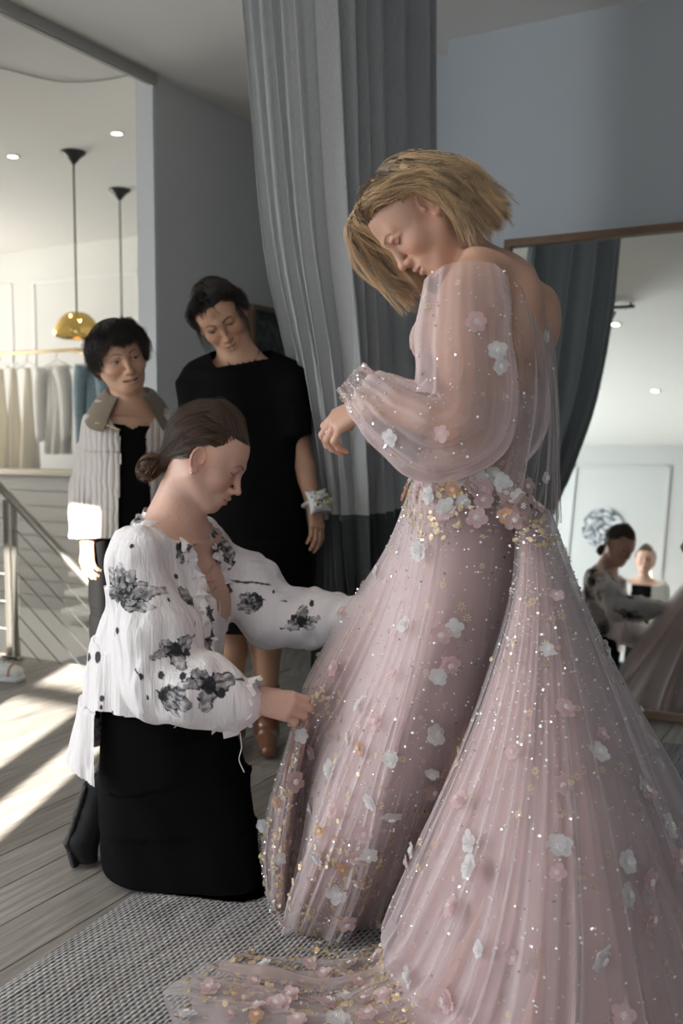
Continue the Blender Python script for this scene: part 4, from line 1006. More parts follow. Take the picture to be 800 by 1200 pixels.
for nm, cols, nu, nt, nf, amp, seed in (('front_skirt', FR, 320, 170, 24, .030, 11), ('train', TR, 520, 190, 46, .046, 12)):
    S = surf(cols, nu, nt); N = gnorm(S)
    mid = S[nu // 3, nt // 2]
    if (N[nu // 3, nt // 2] @ (A((0, 0, CAM_H)) - mid)) < 0: N = -N
    tt = np.linspace(0, 1, nt)[None, :, None]
    H = folds(nu, nt, nf, seed)[..., None] * amp
    flat = (1 - .82 * sstep(.10, .02, S[..., 2:3])) if nm == 'train' else 1.0; H = H * flat
    soft = (WaveNoise(seed, 9, stretch=(1, 1, .25))(S.reshape(-1, 3)).reshape(nu, nt, 1)) * .010 * sstep(0, .5, tt) + (WaveNoise(seed + 3, 34)(S.reshape(-1, 3)).reshape(nu, nt, 1) * .004 + .004) * (1 - flat)
    outer = resag(S + N * (H + soft)); layers[nm] = (outer, N)
    H2 = folds(nu, nt, nf, seed + 50)[..., None] * amp * .6
    under = S + N * (H2 + soft - .012); lin = S + N * (.55 * H + soft - .022)
    e = int(nt * (.93 if nm == 'front_skirt' else .80)); lin = resag(lin)[:, :e]; under = resag(under)[:, :int(nt * .97)]
    o = mesh('gown' if gown is None else 'lining', lin.reshape(-1, 3), grid_faces(nu, lin.shape[1]), M_lining, bride if gown is None else gown)
    if gown is None: gown = o; o['label'] = 'dusty pink lining of the gown'
    mesh('under_tulle', under.reshape(-1, 3), grid_faces(nu, under.shape[1]), M_tulle2, gown)
    mesh(nm, outer.reshape(-1, 3), grid_faces(nu, nt), M_tulle, gown)
# closed bodice and sheer back
secs2 = [(bp(x, y, Y), RT, FW, a + .007, b + .007) for x, y, Y, a, b in [(572, 392, 2.085, .146, .108), (566, 460, 2.07, .132, .098), (551, 553, 2.05, .124, .095), (551, 612, 2.055, .158, .118)]]
Bd = SDF(); Bd.loft(secs2, .02)
for g in (-1, 1): c = bp(545, 400, 2.07) + RT * (.072 * g); Bd.ell(c + FW * .031, (.06, .06, .056), None, .05)
V, F = Bd.mesh(.005)
ztop = bp(500, 372, 2.05)[2]; fr = (V - bp(566, 460, 2.07)) @ FW
keep = (V[:, 2] < ztop - .16 * sstep(.02, -.06, fr)) & (V[:, 2] > bp(551, 582, 1.95)[2]); V, F, _ = drop(V, F, keep)
V += (WaveNoise(8, 60, stretch=(1, 1, .2))(V) * .0012)[:, None]
mesh('bodice', V, F, tulle_mat('bodice_net', (.74, .58, .57), .60, .95), gown); layers['bodice'] = (V, vnormals(V, F))
BV = [[(594,338,1.955),(604,400,1.915),(605,470,1.905),(592,540,1.89),(580,604,1.87)], [(606,318,1.98),(622,385,1.94),(623,470,1.925),(612,550,1.90),(602,616,1.87)],
      [(617,309,2.08),(637,385,2.04),(643,470,2.01),(641,550,1.97),(637,622,1.91)], [(627,325,2.2),(644,400,2.22),(648,480,2.2),(650,555,2.13),(655,608,2.03)]]
S = surf(BV, 120, 90); N = gnorm(S); N = -N if N[60, 45] @ (A((0, 0, CAM_H)) - S[60, 45]) < 0 else N
S = S + N * (folds(120, 90, 9, 33, (.02, .05), .5)[..., None] * .018); layers['veil'] = (S, N)
mesh('back_veil', S.reshape(-1, 3), grid_faces(120, 90), M_veil, gown)
# puffed sleeves gathered at the wrist
def sleeve(ch, name, seed):
    P = A([c[0] for c in ch]); r = A([c[1] for c in ch]); rb = A([c[2] for c in ch]); nt, nu = 130, 160
    C = spline(P, nt); ra = spline(r[:, None], nt)[:, 0]; rbb = spline(rb[:, None], nt)[:, 0]
    T = np.gradient(C, axis=0); T /= np.linalg.norm(T, axis=1, keepdims=True); V = np.zeros((nt, nu, 3)); a = np.linspace(0, 2 * np.pi, nu, endpoint=False)
    g = np.random.default_rng(seed); dep = A((0, 1.0, 0)); t = np.linspace(0, 1, nt)
    for i in range(nt):
        w = dep - T[i] * (dep @ T[i]); w /= np.linalg.norm(w); u = np.cross(w, T[i])
        f = np.zeros(nu); 
        for k_, am in ((4, .06), (7, .062), (11, .055), (17, .036), (29, .020)): f += am * np.sin(k_ * a + seed * k_ + 2.2 * math.sin(3.1 * t[i] + k_))
        f *= .35 + .65 * sstep(.25, .8, t[i]) + .6 * sstep(.85, .97, t[i])
        V[i] = C[i] + A((0, 0, .034)) * (np.clip(-np.sin(a) * np.sign(w[1]), 0, 1) * sstep(.16, .0, t[i]))[:, None] + (1 + f)[:, None] * (ra[i] * np.cos(a)[:, None] * u + rbb[i] * np.sin(a)[:, None] * w)
    e = (V - C[:, None]); e /= np.linalg.norm(e, axis=2, keepdims=True) + 1e-9; fade = sstep(0, .12, t)[:, None, None]
    V = V + e * fade * ((WaveNoise(seed, 24, 14, (1, 1, .6))(V.reshape(-1, 3)).reshape(nt, nu, 1)) * .0055 + WaveNoise(seed + 1, 62, 14, (1, 1, .5))(V.reshape(-1, 3)).reshape(nt, nu, 1) * .0022)
    o = mesh(name, V.reshape(-1, 3), grid_faces(nt, nu, wrap_v=True), M_sleeve, gown); layers.setdefault(name, (V, None))
    return V
sl = sleeve([(bp(546,336,1.945),.083,.070),(bp(546,385,1.94),.096,.080),(bp(547,440,1.93),.102,.086),(bp(540,490,1.915),.108,.09),(bp(507,506,1.915),.092,.088),(bp(470,490,1.935),.080,.078),(bp(448,474,1.96),.066,.064),(bp(432,461,1.985),.050,.05),(bp(420,449,1.99),.036,.038),(bp(411,440,1.99),.030,.034)], 'sleeve', 3)
sleeve([(A(shR)+A((0,0,.03)),.075,.075),(shR*.6+elR*.4,.09,.09),(elR,.10,.1),(elR*.5+wrR*.5,.085,.085),(A(wrR),.034,.034),(A(wrR)+A((-.02,.01,.01)),.042,.042)], 'sleeve', 5)
# ------------------------------------------------------------------ flowers, gold thread, pearls and sequins on the gown
def flower_mesh(name, seed, petals=6, R0=.0165):
    g = np.random.default_rng(seed); petals = 5 + seed % 2; V = []; F = []; n0 = 0
    for layer, sc, lift in ((0, 1.0, .25), (1, .62, .8)):
        for k in range(petals):
            a0 = 2 * math.pi * (k + .5 * layer + g.uniform(-.08, .08)) / petals; L = R0 * sc * g.uniform(.85, 1.12); w = L * .72
            rows = [(0.06, .12, 0), (.35, .75, .10), (.7, 1.0, .22), (.95, .62, .30 + g.uniform(-.22, .25)), (1.03, .15, .32)]
            for r_, ww, z in rows:
                for sx in (-1, 0, 1):
                    p = (r_ * L, sx * ww * w * .62, (z * lift + .05 + (.10 if sx else 0) * r_) * L + .0012 * layer)
                    V.append((p[0] * math.cos(a0) - p[1] * math.sin(a0), p[0] * math.sin(a0) + p[1] * math.cos(a0), p[2]))
            for i in range(4):
                for j in range(2): b = n0 + i * 3 + j; F.append((b, b + 1, b + 4, b + 3))
            n0 += 15
    me = bpy.data.meshes.new(name); me.from_pydata(V, [], F); me.polygons.foreach_set('use_smooth', [True] * len(F)); me.update(); return me
def bead_ring_mesh():
    bm = bmesh.new()
    for k in range(7):
        a = k * 2 * math.pi / 6; r = 0 if k == 6 else .0036
        bmesh.ops.create_icosphere(bm, subdivisions=1, radius=.0015 if k < 6 else .0020, matrix=Matrix.Translation((r * math.cos(a), r * math.sin(a), .005)))
    me = bpy.data.meshes.new('flower_centre'); bm.to_mesh(me); bm.free(); return me
def petal_mat(name, col):
    m, n, l, p = new_mat(name); p.inputs['Base Color'].default_value = (*col, 1); p.inputs['Roughness'].default_value = .7; p.inputs['Sheen Weight'].default_value = .4
    tl = n.new('ShaderNodeBsdfTranslucent'); tl.inputs['Color'].default_value = (*col, 1); a = n.new('ShaderNodeMixShader'); a.inputs[0].default_value = .3
    l.new(p.outputs[0], a.inputs[1]); l.new(tl.outputs[0], a.inputs[2]); tp = n.new('ShaderNodeBsdfTransparent'); b = n.new('ShaderNodeMixShader'); b.inputs[0].default_value = .80; l.new(tp.outputs[0], b.inputs[1]); l.new(a.outputs[0], b.inputs[2])
    l.new(b.outputs[0], n['Material Output'].inputs['Surface']); return m
PET = {'w': petal_mat('white_petal', (.84, .83, .83)), 'p': petal_mat('pink_petal', (.78, .575, .58)), 't': petal_mat('taupe_petal', (.58, .42, .40)), 'o': petal_mat('apricot_petal', (.78, .48, .30))}
FM = {}
for key, m in PET.items():
    FM[key] = []
    for v in range(3):
        me = flower_mesh('flower', 40 + v + ord(key)); me.materials.append(m); FM[key].append(me)
M_pearl = mat('pearl', (.86, .83, .80), .12, spec=.8, coat=.6)
CEN = bead_ring_mesh(); CEN.materials.append(M_pearl)
# everything of the gown's outside as one cloud of surface points with normals
CL = {}
for nm, (S, N) in layers.items():
    if N is None: N = gnorm(S); c = S.mean(axis=1, keepdims=True); N = -N if (N * (S - c)).sum(-1).mean() < 0 else N
    CL[nm] = (S.reshape(-1, 3), N.reshape(-1, 3))
def project(X):
    q = X - A((0, 0, CAM_H)); D = q[:, 1] * _CP - q[:, 2] * _SP; v = q[:, 1] * _SP + q[:, 2] * _CP
    return np.stack([400 + FPX * q[:, 0] / D, 600 - FPX * v / D, D], 1)
PR = {k: project(v[0]) for k, v in CL.items()}
def on_gown(px, py, names):
    """outermost point of the cloth on the sight line of a photo pixel"""
    best = None
    for nm in names:
        d = np.hypot(PR[nm][:, 0] - px, PR[nm][:, 1] - py); c = np.nonzero(d < 3.2)[0]
        if not len(c): c = [int(d.argmin())] if d.min() < 9 else []
        for i in ([c[int(np.argmin(PR[nm][c, 2]))]] if len(c) else []):
            if best is None or PR[nm][i, 2] < best[2] - .004: best = (nm, i, PR[nm][i, 2])
    if best is None: return None
    p = CL[best[0]][0][best[1]]; n = CL[best[0]][1][best[1]]
    if n @ (A((0, 0, CAM_H)) - p) < 0: n = -n
    return p, n
nfl = 0
def flower(p, n, kind, size, seed):
    global nfl
    g = np.random.default_rng(seed); n = n + g.normal(size=3) * .25; n /= np.linalg.norm(n)
    q = Vector(n).to_track_quat('Z', 'Y') @ Quaternion((0, 0, 1), g.uniform(0, 6.28)); s = size * g.uniform(.9, 1.1)
    o = bpy.data.objects.new('flower', FM[kind][seed % 3]); COL.objects.link(o); o.parent = gown
    o.matrix_parent_inverse = Matrix(); o.matrix_basis = Matrix.LocRotScale(Vector(p + A(n) * .002), q, (s, s, s * g.uniform(.7, 1.3)))
    centres.append((p + n * .0045 * s, q, s)); nfl += 1
gown_inv = bride.matrix_basis.inverted()
centres = []
SK = ('front_skirt', 'train'); UPP = ('sleeve', 'bodice', 'veil', 'front_skirt', 'train'); WST = ('bodice', 'veil', 'front_skirt', 'train')
UP_F = [(560,379,'p',1.2),(580,411,'w',1.25),(587,430,'w',.9),(455,512,'w',1.15),(519,511,'p',1.1),(593,467,'p',.9),(641,395,'w',.9),(480,561,'w',1.0),(497,562,'p',1.25),(488,572,'p',1),(540,553,'w',1),(549,573,'p',1.3),(571,573,'p',1.25),(579,553,'w',1.25),(559,605,'p',1.2),(520,592,'w',1.2),(516,600,'p',1.1),(600,636,'t',1.1),(611,594,'t',1.35),(594,592,'t',1.2),(470,578,'o',.9),(566,590,'p',1.1),(604,612,'t',1.1),(532,566,'w',.8),(510,556,'w',.8),(622,585,'p',.9),(640,560,'w',.8)]
SK_F = [(489,644,'w',1.2),(439,671,'w',1),(531,733,'w',1.25),(514,743,'p',1.3),(472,733,'w',1.1),(529,777,'p',1.3),(515,790,'w',1.05),(460,788,'p',1),(391,781,'p',1.2),(420,825,'w',1.1),(440,844,'p',1.25),(354,863,'w',1.15),(365,883,'p',1.15),(384,903,'w',1.35),(318,894,'w',1.35),(346,918,'t',1.35),(407,866,'w',1),(421,877,'o',1.0),(509,864,'w',1.2),(395,713,'p',1),(352,778,'w',1),(460,889,'w',1),(309,913,'w',.9),
 (460,957,'w',1.5),(434,942,'w',1.2),(424,977,'p',1.2),(435,1002,'w',1.25),(390,952,'p',1.1),(373,1003,'w',1.3),(393,1049,'w',1.5),(404,1081,'p',1.2),(440,1047,'p',1.2),(418,1035,'p',1),(415,1002,'p',1.1),(362,947,'w',1.1),(507,930,'p',1.2),(530,1061,'p',1.5),(374,1108,'p',1.3),(330,1080,'p',1.2),(305,966,'w',1.1),(476,1011,'p',1.1),(478,996,'w',1.1),(322,940,'o',.9),(340,985,'p',.9),(325,1005,'w',.9),(350,960,'t',1),(400,1020,'o',.9),(376,975,'o',.8),
 (242,1159,'p',1.25),(295,1152,'p',1.35),(326,1177,'p',1.5),(385,1177,'p',1.7),(354,1152,'t',1),(217,1190,'w',1.3),(395,1196,'w',1.4),(268,1188,'p',1.0),(350,1196,'p',1.2),(420,1150,'p',1.2),(300,1190,'o',1.0),(310,1130,'w',1.0),(430,1190,'p',1.2),(440,1120,'p',1.0),(283,1170,'t',1.1),(340,1166,'p',1.2),(380,1140,'p',1.1),(405,1168,'w',1.2),(412,1130,'t',1.0),(300,1178,'p',1.1),(425,1172,'t',1.1),(360,1128,'p',1.0),(448,1165,'p',1.2),
 (549,984,'w',1.45),(549,1015,'w',1.45),(659,921,'p',1.25),(660,831,'p',1.15),(759,1031,'p',1.5),(762,1074,'p',1.45),(701,1124,'w',1.5),(734,1009,'w',1.2),(733,1046,'w',1.2),(539,936,'p',1.2),(509,905,'w',1),(703,883,'w',1.15),(478,1143,'w',1.3),(522,1171,'p',1.4),(728,1188,'p',1.3),(759,930,'p',1.0),(703,858,'p',.9),(656,984,'w',1.3),(794,1009,'p',1.3),(655,700,'p',.8),(560,1110,'w',.9),(600,880,'p',.9),(600,1120,'p',.9),(655,1020,'p',.9),(640,760,'w',.8)]
WF = [(500,580,'w',1.2),(476,572,'o',1.0),(505,568,'p',1.2),(528,574,'o',1.1),(586,566,'w',1.2),(550,556,'p',1.0),(564,562,'w',1.1),(595,578,'t',1.1),(612,606,'p',1.2),(624,600,'t',1.2),(486,584,'p',.9),(540,588,'w',.9),(606,578,'w',1.0),(632,596,'p',1.0),(592,604,'o',1.1),(618,570,'t',1.0)]
k = 0
for lst, names in (([q for q in UP_F if q[1] < 540], UPP), ([q for q in UP_F if q[1] >= 540] + WF, WST), (SK_F, SK)):
    for px, py, c, s in lst:
        k += 1; h = on_gown(px, py, names)
        if h is not None: flower(h[0], h[1], c, s * .98, 900 + k)
g = np.random.default_rng(77)
S0, N0 = layers['train']            # the side turned to the mirror
for _ in range(46):
    i = g.integers(250, 440); j = g.integers(30, 150); p = S0[i, j]; n = N0[i, j]; c = A((.4, 2.2, p[2])); n = n if n @ (p - c) > 0 else -n
    flower(p, n, 'wpp'[g.integers(3)], g.uniform(.9, 1.4), 2000 + _)
def scatter(name, tri_v, tri_f, mats, m, note=None):
    """many tiny copies of one low mesh joined as a single part"""
    tv = A(tri_v); V = np.concatenate([(tv * s) @ np.array(q.to_matrix()).T + A(p) for p, q, s in mats]); n = len(tv)
    tf = np.array(tri_f); F = np.concatenate([tf + i * n for i in range(len(mats))])
    o = mesh(name, V, F, m, gown); o['kind'] = 'stuff'; return o
def me_arrays(me): return [v.co[:] for v in me.vertices], [list(p.vertices) for p in me.polygons]
cv, cf = me_arrays(CEN); scatter('flower_centres', cv, cf, centres, M_pearl)
bm = bmesh.new(); bmesh.ops.create_icosphere(bm, subdivisions=1, radius=1.0); t_ = bpy.data.meshes.new('t'); bm.to_mesh(t_); bm.free(); bv, bf = me_arrays(t_); bpy.data.meshes.remove(t_)
def pick(nm, n, jr=(0, 1), ir=(0, 1)):
    S, N = CL[nm]; sh = layers[nm][0].shape
    if len(sh) == 3:
        i = g.integers(int(sh[0] * ir[0]), int(sh[0] * ir[1]), n); j = g.integers(int(sh[1] * jr[0]), max(int(sh[1] * jr[1]), 1), n); k = i * sh[1] + j
    else: k = g.integers(0, len(S), n)
    return S[k], N[k]
def outward(p, n, nm='sleeve'):
    c = A((.37, 2.13, p[2])) if nm in ('train', 'front_skirt') and p[1] > 2.0 and p[0] > .0 else None
    return n if n @ ((p - c) if c is not None else (A((0, 0, CAM_H)) - p)) > 0 else -n
pearl, seq, gold = [], [], []
for nm, n, jr, ir in (('train', 2100, (.02, .95), (0, .62)), ('train', 260, (.05, .8), (.62, 1)), ('front_skirt', 900, (.03, .6), (0, 1)), ('front_skirt', 650, (.55, .98), (0, .85)), ('front_skirt', 160, (0, .08), (.1, 1)), ('sleeve', 850, (0, 1), (0, 1)), ('bodice', 700, (0, 1), (0, 1)), ('veil', 60, (0, 1), (0, 1))):
    P, N = pick(nm, n, jr, ir)
    for p, n_ in zip(P, N):
        n_ = outward(p, n_, nm); r = .0012 + .0020 * g.uniform() ** 4
        if g.uniform() < .55: pearl.append((p + n_ * r * .6, Quaternion(), r))
        else: seq.append((p + n_ * .002, (Vector(n_ + g.normal(size=3) * .55)).to_track_quat('Z', 'Y'), .0016 + .0016 * g.uniform() ** 2))
scatter('pearl_beading', bv, bf, pearl, M_pearl)
a = np.linspace(0, 2 * np.pi, 8, endpoint=False); dv = [(math.cos(x), math.sin(x), 0) for x in a] + [(0, 0, -.25)]; df = [(i, (i + 1) % 8, 8) for i in range(8)]
scatter('sequins', dv, df, seq, mat('silver_sequin', (.93, .92, .92), .10, 1.0))
# gold sprigs: eight little stitched leaves around a knot; leaves crowd together towards the front hem
def sprig(nr, L, w):
    V, F = [], []
    for k in range(nr):
        a0 = 2 * math.pi * k / nr; c, s = math.cos(a0), math.sin(a0); b = len(V)
        for r_, ww, z in ((.15, 0, .1), (.6, w, .22), (1, 0, .05), (.6, -w, .22), (.6, 0, .34)): V.append(((r_ * c - ww * s) * L, (r_ * s + ww * c) * L, z * L))
        F += [(b, b + 1, b + 4), (b + 1, b + 2, b + 4), (b + 2, b + 3, b + 4), (b + 3, b, b + 4)]
    return V, F
M_goldthread = mat('gold_thread', (.62, .49, .33), .42, .45, noise=(300, .35))
sv, sf = sprig(7, 1.0, .17)
for nm, n, jr, ir in (('train', 170, (.04, .93), (0, .62)), ('train', 50, (.05, .8), (.62, 1)), ('front_skirt', 90, (.08, .6), (0, 1)), ('front_skirt', 130, (.5, .98), (0, .8)), ('sleeve', 45, (0, 1), (0, 1)), ('bodice', 110, (0, 1), (0, 1))):
    P, N = pick(nm, n, jr, ir)
    for p, n_ in zip(P, N):
        n_ = outward(p, n_, nm); gold.append((p + n_ * .0012, Vector(n_ + g.normal(size=3) * .2).to_track_quat('Z', 'Y') @ Quaternion((0, 0, 1), g.uniform(0, 6)), g.uniform(.005, .0105)))
scatter('gold_sprigs', sv, sf, gold, M_goldthread)
lv, lf = [], []
for i in range(7):
    t = i / 6; w = .33 * math.sin(math.pi * min(1, t * .92 + .06)) ** .8
    lv += [(t - .5, -w, .02), (t - .5, 0, .10 + .05 * math.sin(9 * t)), (t - .5, w, .02)]
for i in range(6):
    for j in range(2): b = i * 3 + j; lf += [(b, b + 1, b + 4), (b, b + 4, b + 3)]
leaves = []
for nm, n, jr, ir in (('front_skirt', 620, (.56, .99), (0, .9)), ('front_skirt', 60, (.35, .6), (.05, .5)), ('front_skirt', 150, (0, .07), (.1, 1)), ('train', 40, (0, .05), (0, .5)), ('train', 620, (.66, .99), (0, .30)), ('bodice', 60, (0, 1), (0, 1))):
    P, N = pick(nm, n, jr, ir)
    for p, n_ in zip(P, N):
        n_ = outward(p, n_, nm); leaves.append((p + n_ * .0012, Vector(n_ + g.normal(size=3) * .2).to_track_quat('Z', 'Y') @ Quaternion((0, 0, 1), g.uniform(0, 6)), g.uniform(.009, .019)))
scatter('gold_leaf_embroidery', lv, lf, leaves, M_goldthread)
# ------------------------------------------------------------------ curtains
def linen_mat(name, col):
    m, n, l, p = new_mat(name); tc = n.new('ShaderNodeTexCoord')
    mp = n.new('ShaderNodeMapping'); mp.inputs['Scale'].default_value = (420, 420, 30); l.new(tc.outputs['Object'], mp.inputs[0])
    t = n.new('ShaderNodeTexNoise'); t.inputs['Scale'].default_value = 1.0; t.inputs['Detail'].default_value = 3; l.new(mp.outputs[0], t.inputs['Vector'])
    mx = n.new('ShaderNodeMix'); mx.data_type = 'RGBA'; mx.inputs['A'].default_value = (*[c * .72 for c in col], 1); mx.inputs['B'].default_value = (*[c * 1.22 for c in col], 1)
    l.new(t.outputs['Fac'], mx.inputs['Factor']); l.new(mx.outputs['Result'], p.inputs['Base Color'])
    p.inputs['Roughness'].default_value = .9; p.inputs['Specular IOR Level'].default_value = .15; p.inputs['Sheen Weight'].default_value = .15
    return m
M_linen = linen_mat('grey_linen', (.44, .45, .46)); M_band = linen_mat('dark_velvet_band', (.075, .085, .085))
def curtain(name, rows, z_split, n_f, amp, seed, label, group, nu=420, nz=110):
    g = np.random.default_rng(seed); zs = A([r[0] for r in rows]); P = np.stack([spline(A(r[1]), nu) for r in rows])     # (rows, nu, 2)
    o = np.argsort(zs); zz = np.linspace(zs.max(), zs.min(), nz)
    K = spline(np.concatenate([P.reshape(len(rows), -1), zs[:, None]], 1), nz * 3); kz = K[:, -1]; K = K[:, :-1].reshape(-1, nu, 2)
    Q = np.stack([K[np.argmin(np.abs(kz - z))] for z in zz])
    T = np.gradient(Q, axis=1); T /= np.linalg.norm(T, axis=2, keepdims=True); Nn = np.stack([T[..., 1], -T[..., 0]], -1)
    u = np.linspace(0, 1, nu)[None]; ph = n_f * 2 * np.pi * (u + .018 * np.sin(2 * np.pi * 3 * u + g.uniform(0, 6)) + .01 * np.sin(2 * np.pi * 7 * u + g.uniform(0, 6)))
    t = ((zs.max() - zz) / (zs.max() - zs.min()))[:, None]
    f = np.sin(ph + .5 * np.sin(3 * t + 1)) + .30 * np.sin(2.0 * ph + 1.3 + 1.5 * t) + .22 * np.sin(.47 * ph + 3.0 * t)
    Q = Q + Nn * (f * amp * (.75 + .45 * t))[..., None] + T * (np.cos(ph) * amp * .35)[..., None]
    V = np.concatenate([Q, np.broadcast_to(zz[:, None, None], (nz, nu, 1))], 2)
    k = int(np.argmin(np.abs(zz - z_split)))
    def thick(S):                                  # cloth of 3 mm with turned edges
        N = gnorm(S); a, b = S + N * .0015, S - N * .0015; m = S.shape[0]; F = grid_faces(m, nu)
        E = []
        n = m * nu
        for j in (0, nu - 1): E += [(i * nu + j, (i + 1) * nu + j, n + (i + 1) * nu + j, n + i * nu + j) for i in range(m - 1)]
        for i in (0, m - 1): E += [(i * nu + j, i * nu + j + 1, n + i * nu + j + 1, n + i * nu + j) for j in range(nu - 1)]
        return np.concatenate([a.reshape(-1, 3), b.reshape(-1, 3)]), np.concatenate([F, F[:, ::-1] + n, A(E).astype(int)])
    v, fc = thick(V[:k + 1]); c = mesh(name, v, fc, M_linen); tag(c, label, 'curtain', group)
    v, fc = thick(V[k - 1:] + A((0, 0, -.003))); mesh('hem_band', v, fc, M_band, c)['label'] = 'dark band along the foot of the curtain'
    return c
curtain('curtain', [(2.84, [(-.330, 3.36), (-.23, 3.12), (-.075, 2.93), (.10, 3.32), (.345, 3.95)]), (2.30, [(-.283, 3.38), (-.19, 3.14), (-.055, 2.96), (.11, 3.34), (.35, 3.96)]),
                    (1.75, [(-.235, 3.42), (-.145, 3.22), (-.025, 3.06), (.125, 3.38), (.36, 3.97)]), (1.35, [(-.155, 3.50), (-.08, 3.34), (.02, 3.22), (.14, 3.46), (.355, 3.97)]),
                    (.90, [(-.078, 3.62), (-.02, 3.50), (.05, 3.42), (.15, 3.58), (.33, 3.95)]), (.45, [(-.07, 3.56), (-.01, 3.47), (.06, 3.47), (.17, 3.6), (.34, 3.96)]), (.015, [(-.07, 3.57), (-.01, 3.47), (.06, 3.47), (.17, 3.6), (.34, 3.96)])],
        .81, 12, .040, 3, 'long grey linen curtain gathered behind the bride with a dark foot band', None)
def rnp(r, n): p = rn(r, n); return (p.x, p.y)
curtain('curtain', [(2.84, [rnp(1.72, 1.45), rnp(2.1, 1.50), rnp(2.5, 1.45), rnp(2.95, 1.5)]), (2.3, [rnp(1.93, 1.45), rnp(2.2, 1.50), rnp(2.55, 1.45), rnp(2.95, 1.5)]),
                    (1.8, [rnp(2.15, 1.45), rnp(2.4, 1.50), rnp(2.65, 1.45), rnp(2.95, 1.5)]), (1.42, [rnp(2.62, 1.47), rnp(2.74, 1.50), rnp(2.85, 1.47), rnp(2.95, 1.5)]),
                    (1.2, [rnp(2.68, 1.47), rnp(2.76, 1.50), rnp(2.86, 1.47), rnp(2.96, 1.5)]), (.6, [rnp(2.66, 1.45), rnp(2.76, 1.50), rnp(2.88, 1.45), rnp(3.0, 1.5)]), (.015, [rnp(2.66, 1.45), rnp(2.76, 1.50), rnp(2.88, 1.45), rnp(3.0, 1.5)])],
        .81, 11, .026, 9, 'dark-looking linen curtain tied back, seen only in the mirror', None)
# rails on the ceiling with rings
for pts, lab in (([(-.37, 3.39), (-.23, 3.12), (-.075, 2.93), (.10, 3.32), (.37, 4.0)], 'dark curtain rail with rings above the bride\'s curtain'), ([rnp(1.6, 1.47), rnp(2.1, 1.47), rnp(2.5, 1.47), rnp(3.2, 1.47)], 'dark curtain rail of the tied-back curtain, seen in the mirror')):
    S = spline(A(pts), 50); t = empty('curtain_rail', (*S[25], 2.86), lab, 'curtain rail')
    mb = MB(); mb.tube([(x, y, 2.868) for x, y in S], .012, 10); mb.build('rail', M_black, t, True)
    for i in range(2, 50, 4):
        mb = MB(); a = np.linspace(0, 2 * np.pi, 14, endpoint=False); d = S[min(i + 1, 49)] - S[i - 1]; d /= np.linalg.norm(d)
        mb.tube([(S[i][0] - d[1] * .016 * math.cos(x), S[i][1] + d[0] * .016 * math.cos(x), 2.862 + .018 * math.sin(x)) for x in a], .0025, 6, True); mb.build('ring', M_steel, t, True)
    for i in (1, 26, 48):
        mb = MB(); mb.tube([(S[i][0], S[i][1], 2.868), (S[i][0], S[i][1], 2.899)], .008, 8); mb.build('bracket', M_black, t, True)
# ------------------------------------------------------------------ kneeling woman
kn = empty('person', (-0.40, 2.38, 0.0), 'dark-haired kneeling woman in a white blouse with black flowers, holding the gown hem', 'person')
KF = A((.93, -.37, 0)); KR = A((-.37, -.93, 0))
SKIN_K = (.62, .395, .31)
hk = Head(bp(243, 534, 2.38), (.845, -.03, -.53), (.53, 0, .845), lid=.22, smile=.5, nose=1.08, gaze=(0, -.8))
B = SDF()
tor = [(205, 618, 2.40, .085, .06), (206, 650, 2.39, .155, .085), (208, 705, 2.38, .148, .112), (195, 790, 2.40, .125, .098), (190, 870, 2.42, .165, .125), (192, 900, 2.42, .165, .12)]
B.loft([(bp(x, y, Y), KR, KF, a, b) for x, y, Y, a, b in tor], k=.03)
for g in (-1, 1): B.ell(bp(222, 712, 2.38) + KR * (.07 * g), (.058, .06, .058), None, .05)
hk.add(B)
nb = bp(205, 612, 2.395)
B.chain([hk.w((0, -.020, -.045)), nb * .5 + hk.w((0, -.030, -.05)) * .5, nb], [.052, .0505, .058], .03, .02)
ksR = bp(207, 652, 2.39) + KR * .158; ksL = bp(207, 652, 2.39) - KR * .158
B.cone(nb, ksR, .05, .052, .05); B.cone(nb, ksL, .05, .052, .05)
keR, kwR = bp(188, 798, 2.20), bp(294, 820, 2.175); keL, kwL = bp(322, 722, 2.50), bp(422, 726, 2.40)
for a, b, c in ((ksR, keR, kwR), (ksL, keL, kwL)):
    B.cone(a, b, .050, .038, .04); B.cone(b, b * .65 + c * .35, .038, .039, .02); B.cone(b * .65 + c * .35, c, .039, .0255, .01)
for g in (-1, 1):
    h_ = bp(195, 890, 2.44) + KR * (.07 * g); kx = A((-.30, 2.45, .09)) + KR * (.06 * g); an = A((-.56, 2.50, .08)) + KR * (.05 * g)
    B.chain([h_, kx, an], [.080, .055, .038], .03, .02)
kf, ku = (.97, .10, -.20), (.12, -.86, .50)
_, tipsK = add_hand(B, kwR, kf, ku, ((22, 40, 22), (26, 46, 24), (30, 50, 26), (34, 54, 28)), -1, .98, (.9, .5, 20), .02)
add_hand(B, kwL, (.95, -.2, -.2), (.1, .5, .8), (25, 50, 25), +1, .96)
lo1, hi1 = around(hk.w((0, .005, -.005)), .16); lo2, hi2 = around(kwR + A((.07, .01, -.02)), (.12, .1, .09))
V, F = body_mesh(B, .0055, [(lo1, hi1, .0019), (lo2, hi2, .0018)])
C = hk.paint(V, SKIN_K, (.52, .21, .20), (.11, .07, .05), flush=.65); C *= (1 + .05 * WaveNoise(13, 60)(V))[:, None]
fk = WaveNoise(23, 520, 10)(V) > 1.75; C[fk] *= A((.93, .89, .87))
kn_root = root_zone(.066, .026)
scalp(C, V, hk, kn_root, (.05, .028, .020))
mesh('body', V, F, M_skin, kn, cols=C)
M_brown = hair_mat('brown_hair', (.014, .007, .004), (.17, .085, .045), .30, .6)
